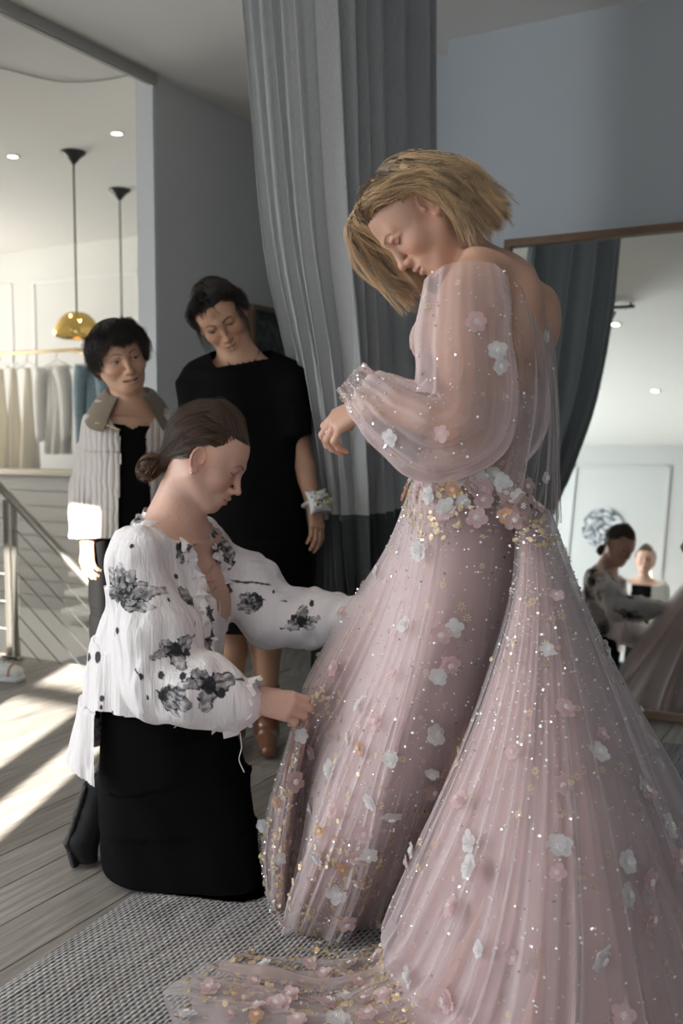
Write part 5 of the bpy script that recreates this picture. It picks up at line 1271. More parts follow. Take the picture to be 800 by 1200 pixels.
tone_b = lambda t, b, S: np.clip(-.15 + 1.25 * b + .15 * np.sin(9 * t), 0, 1) * (.55 + .45 * t)
bun = (0, -.092, -.088)
kh = hair(hk, 'hair', None, 1100, 9, M_brown, kn, kn_root, tone_b, seed=21, spread=.0032, wave=.0022, radius=.0005, fly=.05, rand=.004, push=.004, col_clump=.85, direct=bun)
def bun_strands(head, c, rad, n, seed, m, parent, name='hair_bun'):
    g = np.random.default_rng(seed); P = []; T = []
    for i in range(n):
        q = Quaternion(g.normal(size=4)); q.normalize(); Rm = np.array(q.to_matrix()); a0 = g.uniform(0, 6.28); ar = g.uniform(2.2, 5); rr = g.uniform(.55, 1.05)
        base = g.uniform(0, 1)
        for _ in range(12):
            a = np.linspace(a0, a0 + ar, 14); r_ = rr + g.normal() * .05
            X = np.stack([r_ * np.cos(a), r_ * np.sin(a), .18 * np.sin(2 * a + base * 6) + g.normal() * .05], 1) @ Rm.T
            P.append(A(c) + X * A(rad)); T.append(np.full(14, .2 + .6 * base + .2 * g.uniform()))
    P = A(P); return strands(name, head.o + P @ head.R.T * head.sc, A(T), .0006, m, parent)
bun_strands(hk, (0, -.104, -.098), (.036, .027, .036), 90, 5, M_brown, kn)
# earring
mb = MB(); mb.lathe([(.0005, -.004), (.003, -.0028), (.004, 0), (.003, .0028), (.0005, .004)], hk.w((-.076 if False else .0765, .001, -.047)), 12)
mb.build('earring', mat('rose_gold', (.80, .52, .42), .2, 1.0), kn, True)

# blouse: crinkled cotton with printed flowers
Bl = SDF()
bt = [(200, 598, 2.40, .074, .064), (201, 622, 2.40, .115, .074), (204, 648, 2.395, .180, .094), (196, 712, 2.385, .178, .140), (187, 780, 2.39, .172, .155), (176, 850, 2.40, .178, .170), (166, 930, 2.41, .19, .185)]
Bl.loft([(bp(x, y, Y), KR, KF, a, b) for x, y, Y, a, b in bt], k=.03)
Bl.chain([ksR + A((.0, .0, -.005)), ksR * .45 + keR * .55 + A((.01, 0, 0)), keR + A((.005, 0, 0)), keR * .6 + kwR * .4 + A((0, 0, -.005)), keR * .25 + kwR * .75 + A((0, 0, -.012)), kwR * .93 + keR * .07 + A((0, 0, -.006))], [.074, .088, .086, .080, .066, .047], .05, .03)
Bl.chain([ksL, ksL * .4 + keL * .6, keL, keL * .5 + kwL * .5, kwL + A((0, 0, 0))], [.070, .078, .078, .068, .048], .05, .03)
cr4 = WaveNoise(35, 48, 14, (1, 1, .12)); cr1 = WaveNoise(31, 120, 22, (1, 1, .12)); cr2 = WaveNoise(32, 26, 12); cr3 = WaveNoise(33, 210, 20, (1, 1, .3))
V, F = Bl.mesh(.0030, smooth=2)
N = vnormals(V, F)
V = V + N * (cr1(V) * .0022 + cr2(V) * .0055 + cr3(V) * .0009 + cr4(V) * .004)[:, None]
fr_ = (V - bp(190, 712, 2.385)) @ KF; sd_ = (V - bp(190, 712, 2.385)) @ KR; pr = project(V)
hem_z = np.where(fr_ < -.075, bp(90, 888, 2.4)[2] - .35 * np.clip(fr_ + .17, 0, .1), bp(200, 838, 2.3)[2]) + .012 * WaveNoise(34, 14)(V)
hem_z += np.where(fr_ < -.085, .25 * np.clip(-.16 - fr_, -.2, 0) * 0, 0)
in_sleeve = np.minimum(np.linalg.norm(np.cross(V - keR, (kwR - keR) / np.linalg.norm(kwR - keR)), axis=1), 9) < .092
tx = (V - keR) @ ((kwR - keR) / np.linalg.norm(kwR - keR)); in_sleeve &= (tx > .02)
keep = (V[:, 2] > hem_z) | in_sleeve
zc = V[:, 2]; vb = bp(262, 712, 2.38)[2]; vt = bp(205, 612, 2.38)[2]
ax_off = sd_ + .005
vee = (fr_ > .015) & (zc > vb) & (np.abs(ax_off) < .004 + .062 * (zc - vb) / (vt - vb)) & (np.abs(sd_) < .13)
nk = np.linalg.norm((V - nb) * A((1, 1, .0)), axis=1) < .095; nk &= zc > bp(205, 611, 2.38)[2] + .25 * np.clip(.02 - fr_, 0, .1)
V, F, used = drop(V, F, keep & ~vee & ~nk); N = N[used]
# print
PC = np.tile(A((.80, .765, .775)), (len(V), 1)) * (1 + .02 * cr2(V))[:, None]
pj = project(V)
blotch = WaveNoise(77, 260, 16)
def motif(px, py, size, ang, shapes, seed, idx=None):
    """one printed flower laid on the cloth around a surface point"""
    if idx is None:
        d = np.hypot(pj[:, 0] - px, pj[:, 1] - py); c = np.nonzero(d < 4)[0]
        if not len(c): return
        idx = c[np.argmin(pj[c, 2])]
    p, n = V[idx], N[idx]; sel = np.nonzero((np.linalg.norm(V - p, axis=1) < size * 1.5) & (N @ n > .05))[0]; L = V[sel] - p
    ux = np.cross(A((0, 0, 1.0)), n); ux = ux / (np.linalg.norm(ux) + 1e-9); uy = np.cross(n, ux); ca, sa = math.cos(R(ang)), math.sin(R(ang))
    x = (L @ ux) / size; y = (L @ uy) / size; x, y = x * ca + y * sa, -x * sa + y * ca
    g = np.random.default_rng(seed); ink = np.zeros(len(sel))
    for s in shapes:
        if s[0] == 'p':       # petal: base point, direction, length, width
            _, bx, by, dr, ln, wd = s; c_, s_ = math.cos(R(dr)), math.sin(R(dr)); a = ((x - bx) * c_ + (y - by) * s_) / ln; b = (-(x - bx) * s_ + (y - by) * c_) / wd
            prof = np.sqrt(np.clip(1 - (2 * np.clip(a, 0, 1) ** .75 - 1) ** 2, 0, 1)) * (1 + .16 * np.sin(14 * a + b * 5 + seed))
            m = (a > 0) & (a < 1) & (np.abs(b) < prof)
            streak = .5 + .30 * np.sin(9 * b / (a + .45) + 4 * np.sin(5 * a + dr) + seed) + .35 * blotch(V[sel]); edge = np.abs(b) / (prof + 1e-6)
            tone = np.clip(.50 + .36 * streak * (1 - .3 * a) + .45 * (edge > .82) + .35 * (a < .18) - .22 * (a > .6) * (streak < .4), 0, 1)
            ink = np.maximum(ink, m * tone)
        elif s[0] == 'l':     # stem
            _, x0, y0, x1, y1, w = s; d_ = A((x1 - x0, y1 - y0)); t = np.clip(((x - x0) * d_[0] + (y - y0) * d_[1]) / (d_ @ d_), 0, 1)
            dd = np.hypot(x - x0 - t * d_[0] + .06 * np.sin(3.1 * t), y - y0 - t * d_[1]); ink = np.maximum(ink, (dd < w) * .92)
        else:                 # blot
            _, x0, y0, r_ = s; ink = np.maximum(ink, (np.hypot((x - x0) * 1.35, y - y0) < r_) * .97)
    PC[sel] = PC[sel] * (1 - ink[:, None]) + A((.022, .022, .026)) * ink[:, None]
FLW = [('p', 0, 0, 62, .95, .22), ('p', 0, 0, 88, 1.0, .25), ('p', 0, 0, 112, .92, .20), ('p', .05, 0, 18, 1.0, .26), ('p', .05, -.02, 38, .85, .20), ('p', -.03, 0, 150, .50, .20), ('p', .1, -.08, -4, .95, .18), ('l', 0, 0, -.14, -1.0, .035), ('b', 0, 0, .10)]
BUT = [('p', 0, .3, 245, .95, .30), ('p', .05, .3, 285, .90, .24), ('p', .08, .25, 310, .8, .16), ('l', 0, .3, -.10, 1.05, .04), ('b', 0, .3, .10)]
TUL = [('p', 0, 0, 10, 1.0, .26), ('p', 0, 0, 35, .8, .22), ('p', 0, 0, -18, .85, .22), ('p', 0, 0, 60, .5, .14), ('l', 0, 0, -1.0, .28, .035), ('b', 0, 0, .14)]
BLK = [('p', 0, 0, 20, .8, .30), ('p', 0, 0, 140, .7, .24), ('p', 0, 0, 260, .75, .26), ('p', -.1, .1, 190, .9, .18), ('l', .2, .1, 1.0, .25, .05), ('b', 0, 0, .26), ('b', .35, -.2, .16)]
for q in [(135, 703, .083, 0, FLW, 1), (113, 722, .070, -4, BUT, 2), (166, 604, .060, 205, BLK, 3), (210, 762, .060, 10, BLK, 4), (247, 800, .075, -5, BLK, 5), (186, 816, .075, -25, TUL, 6), (90, 800, .055, 85, TUL, 7), (262, 672, .085, 60, FLW, 8), (308, 700, .062, 190, TUL, 9), (350, 727, .052, 190, BLK, 10), (250, 648, .06, -60, TUL, 11), (212, 640, .055, -60, TUL, 12), (100, 770, .02, 0, [('b', 0, 0, .5)], 13), (228, 705, .05, 80, TUL, 14)]: motif(*q)
for px, py, s in [(152, 637, .006), (210, 675, .007), (134, 740, .007), (111, 769, .014), (185, 790, .009), (166, 794, .007), (116, 817, .008), (115, 829, .006), (118, 838, .010), (363, 704, .008), (240, 713, .007), (247, 722, .008), (213, 789, .010), (286, 708, .006), (170, 820, .005), (322, 690, .005), (128, 835, .006), (115, 660, .012), (200, 700, .005)]: motif(px, py, s, 0, [('b', 0, 0, 1.0)], 0)
g = np.random.default_rng(5); far = np.nonzero(N @ KR < -.2)[0]
for i in range(16): motif(0, 0, g.uniform(.05, .09), g.uniform(0, 360), (FLW, BUT, TUL, BLK)[i % 4], 40 + i, idx=int(far[g.integers(len(far))]))
M_blouse = attr_mat('printed_cotton', rough=.85, spec=.15, sheen=.25)
def crinkle(m, strength=.8):
    n, l = m.node_tree.nodes, m.node_tree.links; tc = n.new('ShaderNodeTexCoord'); mp = n.new('ShaderNodeMapping'); mp.inputs['Scale'].default_value = (95, 95, 9); l.new(tc.outputs['Object'], mp.inputs[0])
    t = n.new('ShaderNodeTexNoise'); t.inputs['Scale'].default_value = 1; t.inputs['Detail'].default_value = 3; t.inputs['Distortion'].default_value = .4; l.new(mp.outputs[0], t.inputs['Vector'])
    b = n.new('ShaderNodeBump'); b.inputs['Strength'].default_value = strength; b.inputs['Distance'].default_value = .006; l.new(t.outputs['Fac'], b.inputs['Height']); l.new(b.outputs[0], n['Principled BSDF'].inputs['Normal'])
crinkle(M_blouse)
blouse = mesh('blouse', V, F, M_blouse, kn, cols=PC)
# frills along the open neck, at the cuff, loose threads and neck laces
M_cotton = mat('white_cotton', (.80, .76, .765), .85, sheen=.2); M_nude = mat('nude_cord', (.55, .36, .28), .7)
def frill(pts, width, waves, m, name, seed, nrm):
    g = np.random.default_rng(seed); n = 220; P = spline(A(pts), n); t = np.linspace(0, 1, n); d = A(nrm) / np.linalg.norm(nrm)
    T = np.gradient(P, axis=0); T /= np.linalg.norm(T, axis=1, keepdims=True); S = np.cross(T, d); rows = []
    for k, w in enumerate(np.linspace(-.5, .5, 7)):
        amp = abs(w) * 2; z = np.sin(2 * np.pi * waves * t + g.uniform(0, .4)) * .5 + .5 * np.sin(2 * np.pi * waves * 1.7 * t + 2)
        rows.append(P + S * (w * width * (1 + .25 * np.sin(31 * t + k)))[:, None] + d * (.006 + amp * .011 * z)[:, None] + T * (amp * .006 * np.cos(2 * np.pi * waves * t))[:, None])
    V = np.stack(rows, 0); pc = np.tile(A((.80, .765, .775)), (V.reshape(-1, 3).shape[0], 1)); blot = WaveNoise(seed, 70, 12)(V.reshape(-1, 3)) > 1.0; pc[blot] = (.06, .06, .065)
    return mesh(name, V.reshape(-1, 3), grid_faces(7, n), m, blouse, cols=pc)
def sk(px, py):            # nearest visible blouse point
    d = np.hypot(pj[:, 0] - px, pj[:, 1] - py); c = np.nonzero(d < 6)[0]
    return V[c[np.argmin(pj[c, 2])]] if len(c) else A(at(px, py, 2.32))
frill([sk(196, 604), sk(214, 628), sk(229, 655), sk(239, 690), sk(246, 722), sk(250, 752), sk(254, 785)], .034, 10, M_blouse, 'neck_frill', 3, (.55, -.8, .1))
frill([sk(236, 627) , sk(252, 643), sk(266, 662), sk(270, 690)], .028, 6, M_blouse, 'neck_frill', 4, (.6, -.75, .2))
ang = np.linspace(-60, 205, 60); rows = []          # collar band standing round the nape
for k in range(7):
    w = k / 6; q = []
    for x in ang:
        d = KR * math.cos(R(x)) - KF * math.sin(R(x)); back = max(0, math.sin(R(x)))
        q.append(nb + d * (.071 + .006 * math.sin(7 * R(x)) * w + .016 * (1 - w)) + A((0, 0, -.030 + .028 * back - .012 * max(0, -math.sin(R(x))) * 3 + w * (.026 + .012 * back) + .003 * math.sin(11 * R(x)) * w)))
    rows.append(q)
S = A(rows); pc = np.tile(A((.80, .765, .775)), (S.reshape(-1, 3).shape[0], 1)); pc[WaveNoise(91, 50, 12)(S.reshape(-1, 3)) > .9] = (.05, .05, .055)
mesh('collar', S.reshape(-1, 3), grid_faces(7, 60), M_blouse, blouse, cols=pc)
cu = kwR * .96 + keR * .04; ca_ = rot_to(kwR - keR); ringp = [cu + ca_ @ A((.040 * math.cos(a), 0, .043 * math.sin(a))) for a in np.linspace(0, 2 * np.pi, 14)]
nn = 200; P = spline(A(ringp), nn); t = np.linspace(0, 1, nn); ax_ = (kwR - keR) / np.linalg.norm(kwR - keR); rows = []
for k in range(6):
    w = k / 5; out = (P - cu) / .042
    rows.append(P + ax_ * (w * .030 - .012) + out * ((.002 + .016 * w * (.5 + .5 * np.sin(2 * np.pi * 9 * t))))[:, None] + ax_ * (.006 * w * np.sin(2 * np.pi * 13 * t))[:, None])
mesh('cuff_frill', np.stack(rows, 0).reshape(-1, 3), grid_faces(6, nn), M_cotton, blouse)
drp = [[kwR * .75 + keR * .25 + A((-.02, -.05, -.03)), kwR * .75 + keR * .25 + A((-.035, -.055, -.07)), bp(258, 845, 2.19), bp(262, 866, 2.2)], [kwR * .9 + keR * .1 + A((-.01, -.045, -.03)), bp(276, 838, 2.17), bp(276, 850, 2.18), bp(278, 862, 2.2)], [kwR + A((-.005, -.035, -.025)), bp(288, 836, 2.18), bp(284, 846, 2.19), bp(281, 858, 2.2)]]
S = np.stack([spline(A(c), 24) for c in drp]); S = np.stack([spline(S[:, j], 24) for j in range(24)], 1); S = S + gnorm(S) * (cr2(S.reshape(-1, 3)).reshape(24, 24, 1) * .004)
mesh('cuff_flap', S.reshape(-1, 3), grid_faces(24, 24), M_cotton, blouse)
for pts in ([bp(281, 858, 2.19), bp(283, 876, 2.19), bp(280, 890, 2.2), bp(286, 905, 2.2)], [bp(205, 838, 2.21), bp(208, 848, 2.21), bp(204, 853, 2.21)], [bp(233, 836, 2.21), bp(236, 844, 2.21), bp(232, 850, 2.21)]):
    mb = MB(); mb.tube(spline(A(pts), 16), .0011, 6); mb.build('loose_thread', M_cotton, blouse, True)
for y0, x0, x1, y1 in ((655, 236, 254, 662), (668, 238, 256, 660), (676, 240, 258, 676), (690, 242, 258, 684)):
    a, b = sk(x0, y0), sk(x1, y1); m_ = (a + b) / 2 + A((.01, -.018, -.006)); mb = MB(); mb.tube(spline(A([a, m_, b]), 12), .0024, 7); mb.build('neck_lace', M_nude, blouse, True)
# beaded wrist loop hanging from the cuff
# long black skirt and shoe
Sk = SDF()
ss = [(192, 812, 2.40, .125, .150, 2), (202, 870, 2.41, .155, .165, 2), (211, 930, 2.42, .190, .150, 2), (217, 985, 2.42, .205, .140, 2), (222, 1042, 2.41, .210, .125, 2)]
SA, SB = A((.94, -.34, 0)), A((.34, .94, 0)); Sk.loft([(bp(x, y, Y), SA, SB, a, b) for x, y, Y, a, b, _ in ss], k=.02, power=2.4)
zb = bp(218, 1042, 2.43)[2]
Sk.loft([((bp(222, 1042, 2.41)), SA, SB, .208, .125), (A((-.372, 2.40, .012)), SA, SB, .222, .13)], k=.03, power=2.6)
V2, F2 = Sk.mesh(.007, smooth=2); N2 = vnormals(V2, F2)
V2 = V2 + N2 * (WaveNoise(51, 16, 12, (1, 1, .25))(V2) * .008 + WaveNoise(52, 45, 12, (1, 1, .4))(V2) * .002)[:, None]; V2[:, 2] = np.maximum(V2[:, 2], .016)
M_blackcloth = mat('black_cloth', (.006, .006, .0065), .95, spec=.08)
mesh('skirt', V2, F2, M_blackcloth, kn)
M_suede = mat('black_suede', (.014, .014, .015), .8, spec=.3, bump=(300, .1))
for g in (0, 1):
    off = A((0.0, .02 + .16 * g, 0)); Sh = SDF()
    heel, ball, toe = bp(114, 925, 2.47) + off, bp(92, 990, 2.47) + off, bp(101, 1014, 2.46) + off
    Sh.chain([heel, heel * .45 + ball * .55 + A((.012, 0, 0)), ball + A((.006, 0, .0)), toe], [.034, .036, .036, .026], .03, .02)
    Sh.cone(heel + A((.03, 0, .01)), heel + A((.09, 0, .03)), .036, .034, .03)
    v, f = Sh.mesh(.004, smooth=2); v[:, 2] = np.maximum(v[:, 2], .014)
    so = mesh('shoe', v, f, M_suede, kn)
    Sl = SDF(); d_ = A((-.030, 0, .004)); Sl.chain([heel + d_, (heel + ball) / 2 + d_ * .95, ball + d_ * .95 , toe + A((-.026, 0, -.012))], [.012, .011, .011, .010], .01, .01)
    v, f = Sl.mesh(.004, warp=lambda X, c=heel[1]: np.stack([X[..., 0], c + (X[..., 1] - c) * .38, X[..., 2]], -1)); v[:, 2] = np.maximum(v[:, 2], .012)
    mesh('sole', v, f, mat('black_rubber', (.02, .02, .02), .6), so)
# ------------------------------------------------------------------ younger woman in black
def legs_to(B, hips, F_, R_, foot_z=.03, spread=.085, calf=.052, rad=.085):
    out = []
    for g in (-1, 1):
        h_ = hips + R_ * (spread * g); kx = A((h_[0], h_[1], .47)) + F_ * .015; an = A((h_[0], h_[1], .085)) - F_ * .01
        B.chain([h_, kx, kx * .7 + an * .3 - F_ * .012, an], [rad, .054, calf, .034], .03, .02); out.append((kx, an, g))
        B.cone(an - A((0, 0, .03)), an + F_ * .14 + A((0, 0, -.055)), .034, .026, .03)
    return out
yw = empty('person', (-.34, 3.42, 0), 'tall younger woman in a loose black dress, wearing a pin cushion on her wrist', 'person')
YF = A((.10, -.995, 0)); YR = A((-.995, -.10, 0)); YY = 3.42
SKIN_Y = (.52, .30, .20)
hy = Head(bp(257, 369, YY), (.17, -.80, -.57), (-.38, -.50, .78), lid=.42, smile=.9, nose=1.0, gaze=(.1, -.8), sc=1.07)
B = SDF()
secs = [(288, 424, 3.46, .085, .055), (285, 450, 3.46, .170, .085), (285, 500, 3.45, .160, .105), (285, 570, 3.45, .135, .095), (287, 640, 3.46, .172, .120), (289, 680, 3.46, .172, .125)]
B.loft([(bp(x, y, Y), YR, YF, a, b) for x, y, Y, a, b in secs], k=.03)
hy.add(B); nb = bp(284, 424, 3.46)
B.chain([hy.w((0, -.02, -.045)), nb], [.052, .056], .03)
sL = bp(334, 451, 3.47); sR = bp(236, 451, 3.47); B.cone(nb, sL, .045, .05, .05); B.cone(nb, sR, .045, .05, .05)
eL, wL = bp(349, 520, 3.45), bp(367, 590, 3.39); eR, wR = bp(226, 535, 3.5), bp(262, 596, 3.40)
for a, b, c in ((sL, eL, wL), (sR, eR, wR)):
    B.cone(a, b, .05, .038, .04); B.cone(b, b * .6 + c * .4, .038, .038, .02); B.cone(b * .6 + c * .4, c, .038, .026, .01)
add_hand(B, wL, (.15, -.12, -.97), (.75, -.62, .2), (14, 22, 12), -1, .92, (.6, .3, 25), .03)
add_hand(B, wR, (.2, -.2, -.95), (-.6, -.75, .1), (20, 30, 20), 1, .92)
yl = legs_to(B, bp(291, 690, 3.46), YF, YR, spread=.062)
lo1, hi1 = around(hy.w((0, .005, -.005)), .155); lo2, hi2 = around(wL + A((.02, -.02, -.08)), (.07, .08, .12))
V, F = body_mesh(B, .006, [(lo1, hi1, .0021), (lo2, hi2, .0024)])
C = hy.paint(V, SKIN_Y, (.36, .12, .11), (.012, .008, .006), flush=.45, brow_w=1.4, lash=1.3); C *= (1 + .05 * WaveNoise(61, 50)(V))[:, None]
y_root = root_zone(.066, .012, .080)
scalp(C, V, hy, y_root, (.015, .010, .008))
mesh('body', V, F, M_skin, yw, cols=C)
M_blackhair = hair_mat('black_hair', (.008, .0055, .0045), (.035, .024, .018), .36, .4)
yt = {}
for g_ in (-1, 1):
    e_ = (g_ * .012, -.108, -.064)
    yt[g_ * 4 + 8] = [(g_ * .046 + .006, .060, .096), (g_ * .083, .026, .040), (g_ * .080, -.030, -.025), e_]; yt[g_ * 40] = [(g_ * .070, .058, .078), (g_ * .086, .020, .022), (g_ * .078, -.035, -.035), e_]
    yt[g_ * 70] = [(g_ * .082, .030, .050), (g_ * .086, -.010, -.005), (g_ * .070, -.055, -.045), e_]; yt[g_ * 105] = [(g_ * .086, -.020, .030), (g_ * .084, -.050, -.020), (g_ * .055, -.088, -.050), e_]
    yt[g_ * 150] = [(g_ * .050, -.098, .040), (g_ * .045, -.108, -.010), (g_ * .03, -.110, -.045), e_]; yt[g_ * 180] = [(0, -.116, .040), (0, -.118, -.010), (0, -.114, -.045), (0, -.108, -.064)]
hair(hy, 'hair', yt, 900, 9, M_blackhair, yw, y_root, tone_b, seed=31, spread=.005, wave=.002, radius=.0008, fly=.02, rand=.003, push=.008)
bun_strands(hy, (0, -.118, -.068), (.040, .026, .04), 50, 6, M_blackhair, yw)
# loose wisps beside the face
wt = {-180: [(-.07, .04, .03), (-.077, .052, -.02), (-.072, .05, -.075)], 180: [(.07, .04, .03), (.080, .048, -.03), (.076, .046, -.085)]}
wt = {-90: [(-.070, .045, .035), (-.076, .050, -.02), (-.070, .046, -.070)], 90: [(.071, .045, .035), (.080, .048, -.02), (.080, .044, -.080)]}
hair(hy, 'hair_wisps', wt, 14, 6, M_blackhair, yw, lambda p, a: 62 < abs(a) < 100 and .02 < p[2] < .05, tone_b, seed=33, spread=.004, wave=.004, radius=.0007, rand=.004)
# dress with wide elbow sleeves
D = SDF()
ds = [(286, 436, 3.463, .150, .112), (286, 452, 3.465, .182, .116), (286, 500, 3.455, .205, .135), (287, 570, 3.455, .210, .15), (290, 650, 3.46, .225, .165), (292, 738, 3.46, .225, .175)]
for q in (sL, sR): D.cone(nb + A((0, 0, -.012)), q + A((0, 0, .005)), .082, .082, .04)
D.loft([(bp(x, y, Y), YR, YF, a, b) for x, y, Y, a, b in ds], k=.03)
D.loft([(sL + A((-.01, 0, .0)), (.7, 0, .7), (0, 1, 0), .07, .075), (sL * .5 + eL * .5 + A((-.005, 0, 0)), (1, 0, .3), (0, 1, 0), .075, .09), (eL * .90 + sL * .1 + A((-.012, 0, 0)), (1, 0, .1), (0, 1, 0), .070, .10)], k=.04)
D.loft([(sR, (.7, 0, -.7), (0, 1, 0), .07, .075), (sR * .5 + eR * .5, (1, 0, -.3), (0, 1, 0), .075, .09), (eR * .95 + sR * .05, (1, 0, 0), (0, 1, 0), .080, .10)], k=.04)
V, F = D.mesh(.0045, smooth=2); N = vnormals(V, F); V = V + N * (WaveNoise(63, 24, 12, (1, 1, .3))(V) * .006)[:, None]
zt = bp(286, 421, 3.4)[2]; ne = (V - bp(283, 417, 3.44)) / A((.105, .10, 1)); neck = (np.hypot(ne[:, 0], ne[:, 1]) < 1) & (V[:, 2] > zt - .014 + .02 * (V[:, 0] - nb[0]) / .1); V, F, _ = drop(V, F, ~neck & (V[:, 2] > bp(290, 734, 3.45)[2]))
mesh('dress', V, F, M_blackcloth, yw)
mb = MB(); mb.tube(spline(A([nb + A((-.056, -.012, .050)), nb + A((-.052, -.045, .012)), nb + A((-.030, -.085, -.025)), nb + A((0, -.100, -.060)), nb + A((.032, -.088, -.025)), nb + A((.056, -.045, .016)), nb + A((.060, -.010, .055))]), 40), .0015, 6); mb.build('necklace_cord', M_blackcloth, yw, True)
M_tan = mat('tan_leather', (.21, .085, .045), .28, coat=.3, bump=(90, .1))
for kx, an, g in yl:
    Sh = SDF(); Sh.chain([an + A((0, 0, .16)), an + A((0, 0, .05)), an - A((0, 0, .03))], [.050, .046, .044], .02)
    Sh.chain([an + A((0, 0, -.03)) - YF * .03, an + YF * .08 + A((0, 0, -.042)), an + YF * .155 + A((0, 0, -.055))], [.040, .036, .026], .03)
    v, f = Sh.mesh(.006, smooth=2); v, f, _ = drop(v, f, v[:, 2] < an[2] + .135); v[:, 2] = np.maximum(v[:, 2], .006); mesh('ankle_boot', v, f, M_tan, yw)
# pin cushion on a band round the left wrist
pc = wL + A((.012, -.030, .004)); d_ = (eL - wL) / np.linalg.norm(eL - wL); pr_ = rot_to(d_, (.35, -.9, 0))
xs, ys = np.meshgrid(np.linspace(-1, 1, 17), np.linspace(-1, 1, 17), indexing='ij')
pill = [];
for s in (1, -1):
    h_ = s * .022 * (1 - np.abs(xs) ** 2.6) ** .6 * (1 - np.abs(ys) ** 2.6) ** .6
    pin = 1 - .10 * (1 - np.abs(xs)) * 0; X = np.stack([xs * .040 * (1 - .16 * (1 - ys ** 2)), ys * .042 * (1 - .16 * (1 - xs ** 2)), h_], -1).reshape(-1, 3); pill.append(X @ pr_[:, [0, 1, 2]].T + pc + pr_[:, 2] * .02)
V = np.concatenate(pill); Fq = grid_faces(17, 17); M_cush = mat('grey_satin_cushion', (.62, .63, .64), .5, sheen=.4, bump=(80, .2))
cush = mesh('pin_cushion', V, np.concatenate([Fq, Fq[:, ::-1] + 289]), M_cush, yw); cush['label'] = 'silver grey pin cushion stuck with coloured pins'
mb = MB(); mb.tube([tuple(wL + pr_ @ A((.036 * math.cos(a), 0, .036 * math.sin(a)))) for a in np.linspace(0, 2 * np.pi, 24, endpoint=False)], .007, 8, True); mb.build('wrist_band', M_cush, cush, True)
g = np.random.default_rng(9); cols = [(.75, .62, .10), (.85, .85, .88), (.03, .03, .03), (.55, .5, .2), (.8, .8, .82), (.6, .45, .4)]
pin_m = [mat('pin_head', c, .2, .3, coat=.5) for c in cols]
for i in range(48):
    u, v = g.uniform(-.7, .9) * .036, g.uniform(-.85, .6) * .036; b0 = pc + pr_ @ A((u, v, .036)); dr = pr_ @ (A((g.normal() * .5, g.normal() * .5, 1)) / 1.2); e_ = b0 + dr * g.uniform(.010, .020)
    mb = MB(); mb.tube([tuple(b0), tuple(e_)], .0005, 5); mb.lathe([(.0003, -.0036), (.0034, -.0015), (.0034, .0015), (.0003, .0036)], e_, 8); mb.build('pin', pin_m[i % 6], cush, True)

# ------------------------------------------------------------------ older woman in the quilted jacket
ow = empty('person', (-.84, 3.55, 0), 'short-haired older woman in a pale quilted jacket with a brown corduroy collar', 'person')
OF = A((.30, -.954, 0)); OR = A((-.954, -.30, 0)); OY = 3.55
SKIN_O = (.56, .335, .225)
ho = Head(bp(139, 417, OY), (.46, -.86, -.20), (-.16, -.30, .94), lid=.55, smile=.25, nose=.92, wide=1.06, full=1.14, gaze=(-.35, -.3), mouth_open=.0035, sc=1.09)
B = SDF()
secs = [(152, 474, 3.585, .080, .06), (152, 500, 3.585, .132, .085), (150, 545, 3.575, .138, .10), (150, 610, 3.575, .138, .11), (156, 690, 3.59, .155, .12), (160, 730, 3.59, .155, .12)]
B.loft([(bp(x, y, Y), OR, OF, a, b) for x, y, Y, a, b in secs], k=.03)
ho.add(B); nb = bp(151, 468, 3.585); B.chain([ho.w((0, -.02, -.045)), nb], [.055, .058], .03)
sR, sL = bp(117, 503, 3.56), bp(193, 498, 3.60); B.cone(nb, sR, .042, .040, .04); B.cone(nb, sL, .042, .040, .04)
eR, wR = bp(104, 570, 3.55), bp(102, 632, 3.47); eL, wL = bp(206, 570, 3.62), bp(205, 640, 3.56)
for a, b, c in ((sR, eR, wR), (sL, eL, wL)):
    B.cone(a, b, .042, .04, .04); B.cone(b, c, .04, .027, .02)
add_hand(B, wR, (.03, -.2, -.97), (-.5, -.85, .15), (22, 35, 20), 1, .86, (.6, .3, 22), .02); add_hand(B, wL, (.0, -.2, -.97), (.7, -.7, .1), (20, 30, 20), -1, .86)
ol = legs_to(B, bp(164, 735, 3.60), OF, OR, spread=.075)
lo1, hi1 = around(ho.w((0, .005, -.005)), .16); lo2, hi2 = around(wR + A((0, -.02, -.07)), (.08, .09, .12))
V, F = body_mesh(B, .007, [(lo1, hi1, .0021), (lo2, hi2, .0026)])
C = ho.paint(V, SKIN_O, (.36, .15, .13), (.03, .022, .018), flush=.35, brow_w=.9, lash=.9); C *= (1 + .05 * WaveNoise(71, 50)(V))[:, None]
o_root = root_zone(.050, .012, .086)
scalp(C, V, ho, o_root, (.012, .009, .008))
mesh('body', V, F, M_skin, ow, cols=C)
ot = {}
for a in range(-180, 181, 20):
    x, y = math.sin(R(a)), math.cos(R(a)); b = abs(a)
    if b <= 40: ot[a] = [(.045 * x - .02, .060, .112), (.055 * x - .012, .094, .080), (.064 * x - .006, .096, .046 + .0004 * b)]
    elif b <= 60: ot[a] = [(.072 * x, .048, .085), (.088 * x, .062, .045), (.088 * x, .066, .005)]
    elif b <= 100: ot[a] = [(.085 * x, .012 + .02 * y, .062), (.094 * x, .012, .012), (.086 * x, .010 + .02 * y, -.030)]
    else: ot[a] = [(.086 * x, -.020 + .082 * y, .05), (.090 * x, -.018 + .096 * y, -.01), (.074 * x, -.012 + .088 * y, -.068)]
hair(ho, 'hair', ot, 800, 8, M_blackhair, ow, o_root, tone_b, seed=41, spread=.006, wave=.0015, radius=.0009, fly=.03, rand=.005, push=.010)
